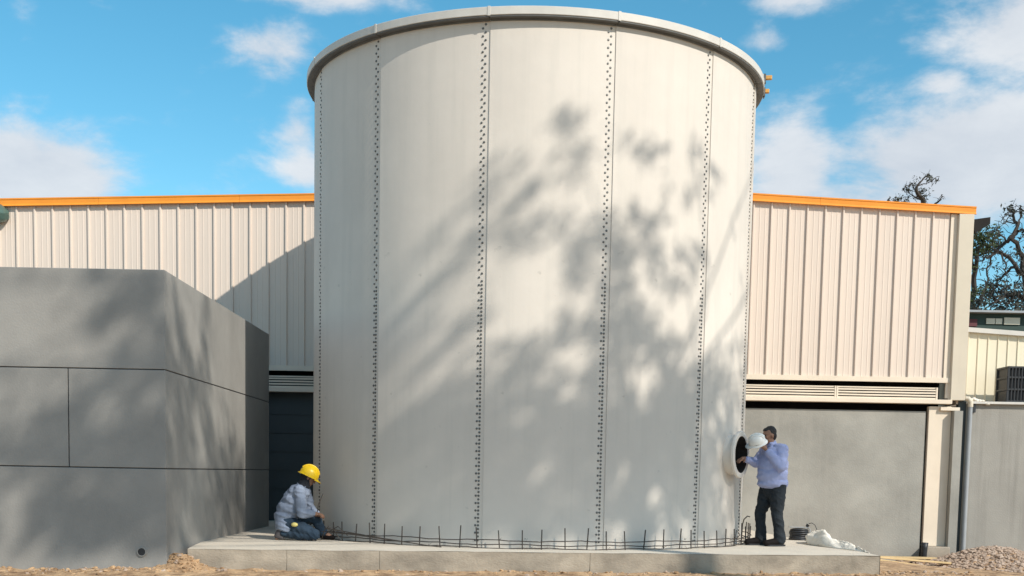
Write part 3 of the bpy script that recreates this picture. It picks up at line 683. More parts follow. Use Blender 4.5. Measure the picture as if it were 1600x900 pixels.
# hair cap
hr = [('b', Vector(hc_) + up*.050 - f*.026, (.092, .082, .092), R), ('b', Vector(hc_) - f*.050 + up*.0, (.058, .076, .085), R), ('b', Vector(hc_) + up*.092 + f*.035, (.045, .055, .032), R)]
fuse('hair', hr, .006, 'hair', man, folds=.007, fscale=34, smooth_it=1)
shirt = [('b', (.05, -.005, 1.345), (.195, .225, .135)), ('b', (.035, -.01, 1.20), (.225, .225, .22)), ('b', (.03, -.01, 1.05), (.232, .225, .22)), ('b', (.045, -.005, .93), (.235, .22, .11)),
         ('l', [(.09, -.10, 1.43), Ls, Le, Vector(Le).lerp(Vector(Lh), .80)], [.085, .092, .074, .054]), ('l', [(.01, .10, 1.43), Rs, Re, Vector(Re).lerp(Vector(Rh), .72)], [.085, .090, .072, .050]), ('l', [(.03, 0, 1.43), (.005, -.005, 1.495)], [.10, .078])]
sh = fuse('shirt', shirt, .010, 'shirt_blue', man, folds=.016, fscale=5.5, smooth_it=5, seed=3, dirs=(.8, .8, 1.7))
fuse('collar', [('l', [(.075, -.075, 1.475), (-.02, -.09, 1.455)], [.018, .016]), ('l', [(.075, -.075, 1.475), (.09, .03, 1.50), (.03, .08, 1.49)], [.018, .02, .018])], .006, 'shirt_blue', sh)
tr = [('l', [(.04, 0, .93), (.05, 0, .84)], [.15, .155]), ('l', [Lhip, (.105, -.09, .66), Lk, (.14, -.11, .27), (.155, -.11, .10)], [.125, .115, .088, .078, .090]), ('l', [Rhip, (-.045, .09, .66), Rk, (-.09, .085, .27), (-.085, .08, .10)], [.125, .112, .086, .076, .088])]
fuse('trousers', tr, .009, 'trousers', man, folds=.012, fscale=8, seed=9, dirs=(1, 1, 1.6))
for (ax_, toe) in ((La, (-.065, -.20, .045)), (Ra, (-.30, .015, .045))):
    a_ = Vector(ax_); tv = Vector(toe); dv = (tv - a_); dv.z = 0; dv.normalize()
    s_ = fuse('shoe', [('l', [a_ - dv*.03 + Vector((0,0,-.02)), a_+dv*.06+Vector((0,0,-.02)), tv], [.056, .058, .048]), ('l', [a_ + Vector((0,0,.03)), a_], [.056, .056])], .008, 'leather', man)
    mb = MB(); pts = []; sd_ = dv.cross(Vector((0,0,1))); q = a_ - dv*.085; 
    ol = [(-.09, -.025), (-.10, 0), (-.09, .025), (-.02, .042), (.12, .052), (.20, .045), (.245, .02), (.25, 0), (.245, -.02), (.20, -.045), (.12, -.052), (-.02, -.042)]
    vs = [(a_.x + dv.x*u_ + sd_.x*v_, a_.y + dv.y*u_ + sd_.y*v_, zz) for zz in (0, .022) for u_, v_ in ol]
    mb.add(vs, [tuple(range(12, 24)), tuple(range(11, -1, -1))] + [(i, (i+1) % 12, 12+(i+1) % 12, 12+i) for i in range(12)]); build(mb, 'sole', M['black'], s_)
# the white helmet he holds before his face
wh = thing('white_helmet', 'white hard hat held up in the standing man\'s hand', 'helmet', P0 + Vector((-.235, -.13, 1.535)))
Rw = Vector((-.35, -.45, .82)).to_track_quat('Z', 'Y').to_matrix() @ Matrix.Rotation(rad(200), 3, 'Z')
mb = MB(); hardhat(mb, Rw, .118); smooth_angle(build(mb, 'helmet_shell', M['whitehat'], wh), 50)
mb = MB(); mb.lathe([(.112, -.005), (.09, .02), (.05, .03)], 24, Rw.to_4x4()); build(mb, 'helmet_lining', M['black'], wh, smooth=True)

# kneeling worker -------------------------------------------------------
Q0 = Vector((-3.075, 17.02, 0.004))
kn = thing('person', 'man kneeling in checked grey shirt, jeans and yellow hard hat at the tank foot', 'person', Q0)
hc2 = (.145, .03, .885)
hp, R2, f2, l2, up2 = head(hc2, (.86, .25, -.42), 1.0)
# he faces right, so his right side is toward the viewer
RsK, LsK = (.055, -.15, .70), (.075, .17, .69)
ReK, RhK = (.10, -.20, .385), (.27, -.09, .375)
LeK, LhK = (.16, .20, .42), (.29, .05, .36)
hip = (-.19, 0, .29)
RhipK, LhipK = (-.17, -.09, .26), (-.15, .09, .27)
RkK, LkK = (.275, -.13, .085), (.22, .12, .33)
RaK, LaK = (-.19, -.11, .10), (.35, .13, .10)
torsoK = [('b', (.02, 0, .64), (.13, .18, .14)), ('b', (-.06, 0, .50), (.13, .165, .15)), ('b', (-.14, 0, .36), (.14, .16, .13))]
bodyK = hp + [('l', [(.05, 0, .74), (.11, .01, .84)], [.06, .055])] + torsoK + \
    [('l', [RsK, ReK, Vector(RhK)+Vector((-.05,-.02,0))], [.06, .045, .027]), ('l', [LsK, LeK, Vector(LhK)+Vector((-.04,.04,.01))], [.06, .045, .027]),
     ('l', [RhipK, RkK, RaK], [.09, .06, .04]), ('l', [LhipK, LkK, LaK], [.09, .06, .042]), ('l', [RaK, (-.27, -.11, .03)], [.04, .03]), ('l', [LaK, (.48, .12, .035)], [.04, .03])] + \
    hand(Vector(RhK)+Vector((.01, .0, 0)), (.9, .3, .05), (-.2, .3, -1), .75) + hand(Vector(LhK)+Vector((.01, -.02, 0)), (.8, -.5, .1), (0, 0, -1), .7)
fuse('body', bodyK, .0065, 'skin', kn, smooth_it=2); eyes(hc2, R2, f2, l2, up2, kn)
hood = [('b', Vector(hc2) + up2*.035 - f2*.020, (.098, .090, .102), R2), ('b', Vector(hc2) - up2*.03 - f2*.02, (.085, .080, .085), R2), ('l', [Vector(hc2)-up2*.075-f2*.01, (.085, .005, .76)], [.082, .095])]
fuse('hood', hood, .008, 'hood', kn, folds=.008, fscale=14)
shirtK = [('b', (.02, 0, .665), (.165, .205, .13)), ('b', (-.045, 0, .56), (.175, .20, .16)), ('b', (-.11, 0, .44), (.185, .20, .16)), ('b', (-.165, 0, .32), (.175, .205, .14)), ('b', (-.175, -.06, .22), (.135, .16, .13)), ('b', (-.13, -.10, .17), (.12, .11, .08)),
          ('l', [(.04, -.09, .72), RsK, ReK, Vector(ReK).lerp(Vector(RhK), .78)], [.07, .088, .076, .054]), ('l', [(.04, .09, .72), LsK, LeK, Vector(LeK).lerp(Vector(LhK), .75)], [.07, .085, .07, .05])]
shk = fuse('shirt', shirtK, .009, 'plaid', kn, folds=.015, fscale=7, smooth_it=6, seed=5, dirs=(.6, .8, 1.9))
fuse('collar', [('l', [(.02, -.06, .785), (.12, -.07, .755)], [.016, .014]), ('l', [(.02, -.06, .785), (-.0, .03, .80), (.03, .07, .785)], [.016, .018, .016])], .006, 'plaid', shk)
jeans = [('b', (-.17, 0, .22), (.13, .15, .12)), ('l', [RhipK, (.06, -.12, .175), RkK], [.105, .100, .078]), ('l', [RkK, (.04, -.12, .085), (-.17, -.11, .10)], [.080, .078, .062]), ('l', [LhipK, (.05, .11, .31), LkK, (.29, .125, .20), LaK], [.12, .105, .088, .072, .062])]
fuse('jeans', jeans, .009, 'jeans', kn, folds=.014, fscale=9, seed=2)
fuse('boot', [('l', [(-.20, -.11, .16), (-.265, -.11, .055)], [.055, .045]), ('l', [(-.265, -.11, .055), (-.20, -.11, .04)], [.045, .038]), ('l', [(-.18, -.11, .15), (-.15, -.11, .11)], [.055, .055])], .008, 'boot', kn)
fuse('boot', [('l', [(-.17, .10, .14), (-.25, .10, .055)], [.05, .04]), ('l', [(.34, .13, .05), (.49, .12, .035)], [.045, .036])][1:], .008, 'leather', kn)
mb = MB(); hardhat(mb, R2, .130); hm = mb.mesh('hard_hat', M['helmet'])
hh = smooth_angle(link('hard_hat', hm, kn, Vector(hc2) + up2*.052 - f2*.004), 50)
mb = MB(); mb.ball((.0, -.225, .225), (.05, .03, .032), 12); build(mb, 'glove', mat('yellow_glove', (.55, .47, .16), .8, .3, 30), kn, smooth=True)
bar('tie_rod', 'thin dark rod held upright in the kneeling man\'s hand', [Q0+Vector((.285, -.07, .34)), Q0+Vector((.31, -.07, .50)), Q0+Vector((.375, -.06, .665))], .006, cat='rod')

bpy.data.scenes.remove(WORK)

# ------------------------------------------------------------------ trees
def leaf_quads(mb, c, spread, count, size, rng):
    for _ in range(count):
        p = Vector(c) + Vector((rng.gauss(0, 1)*spread[0], rng.gauss(0, 1)*spread[1], rng.gauss(0, 1)*spread[2]))
        a = Vector((rng.gauss(0,1), rng.gauss(0,1), rng.gauss(0,1)*.7)).normalized(); b = a.cross(Vector((rng.gauss(0,1), rng.gauss(0,1), rng.gauss(0,1)))).normalized()
        s = size*rng.uniform(.6, 1.35); a = a*s; b = b*s*.42
        mb.add([p-a, p-a*.2+b, p+a, p-a*.2-b], [(0,1,2,3)])
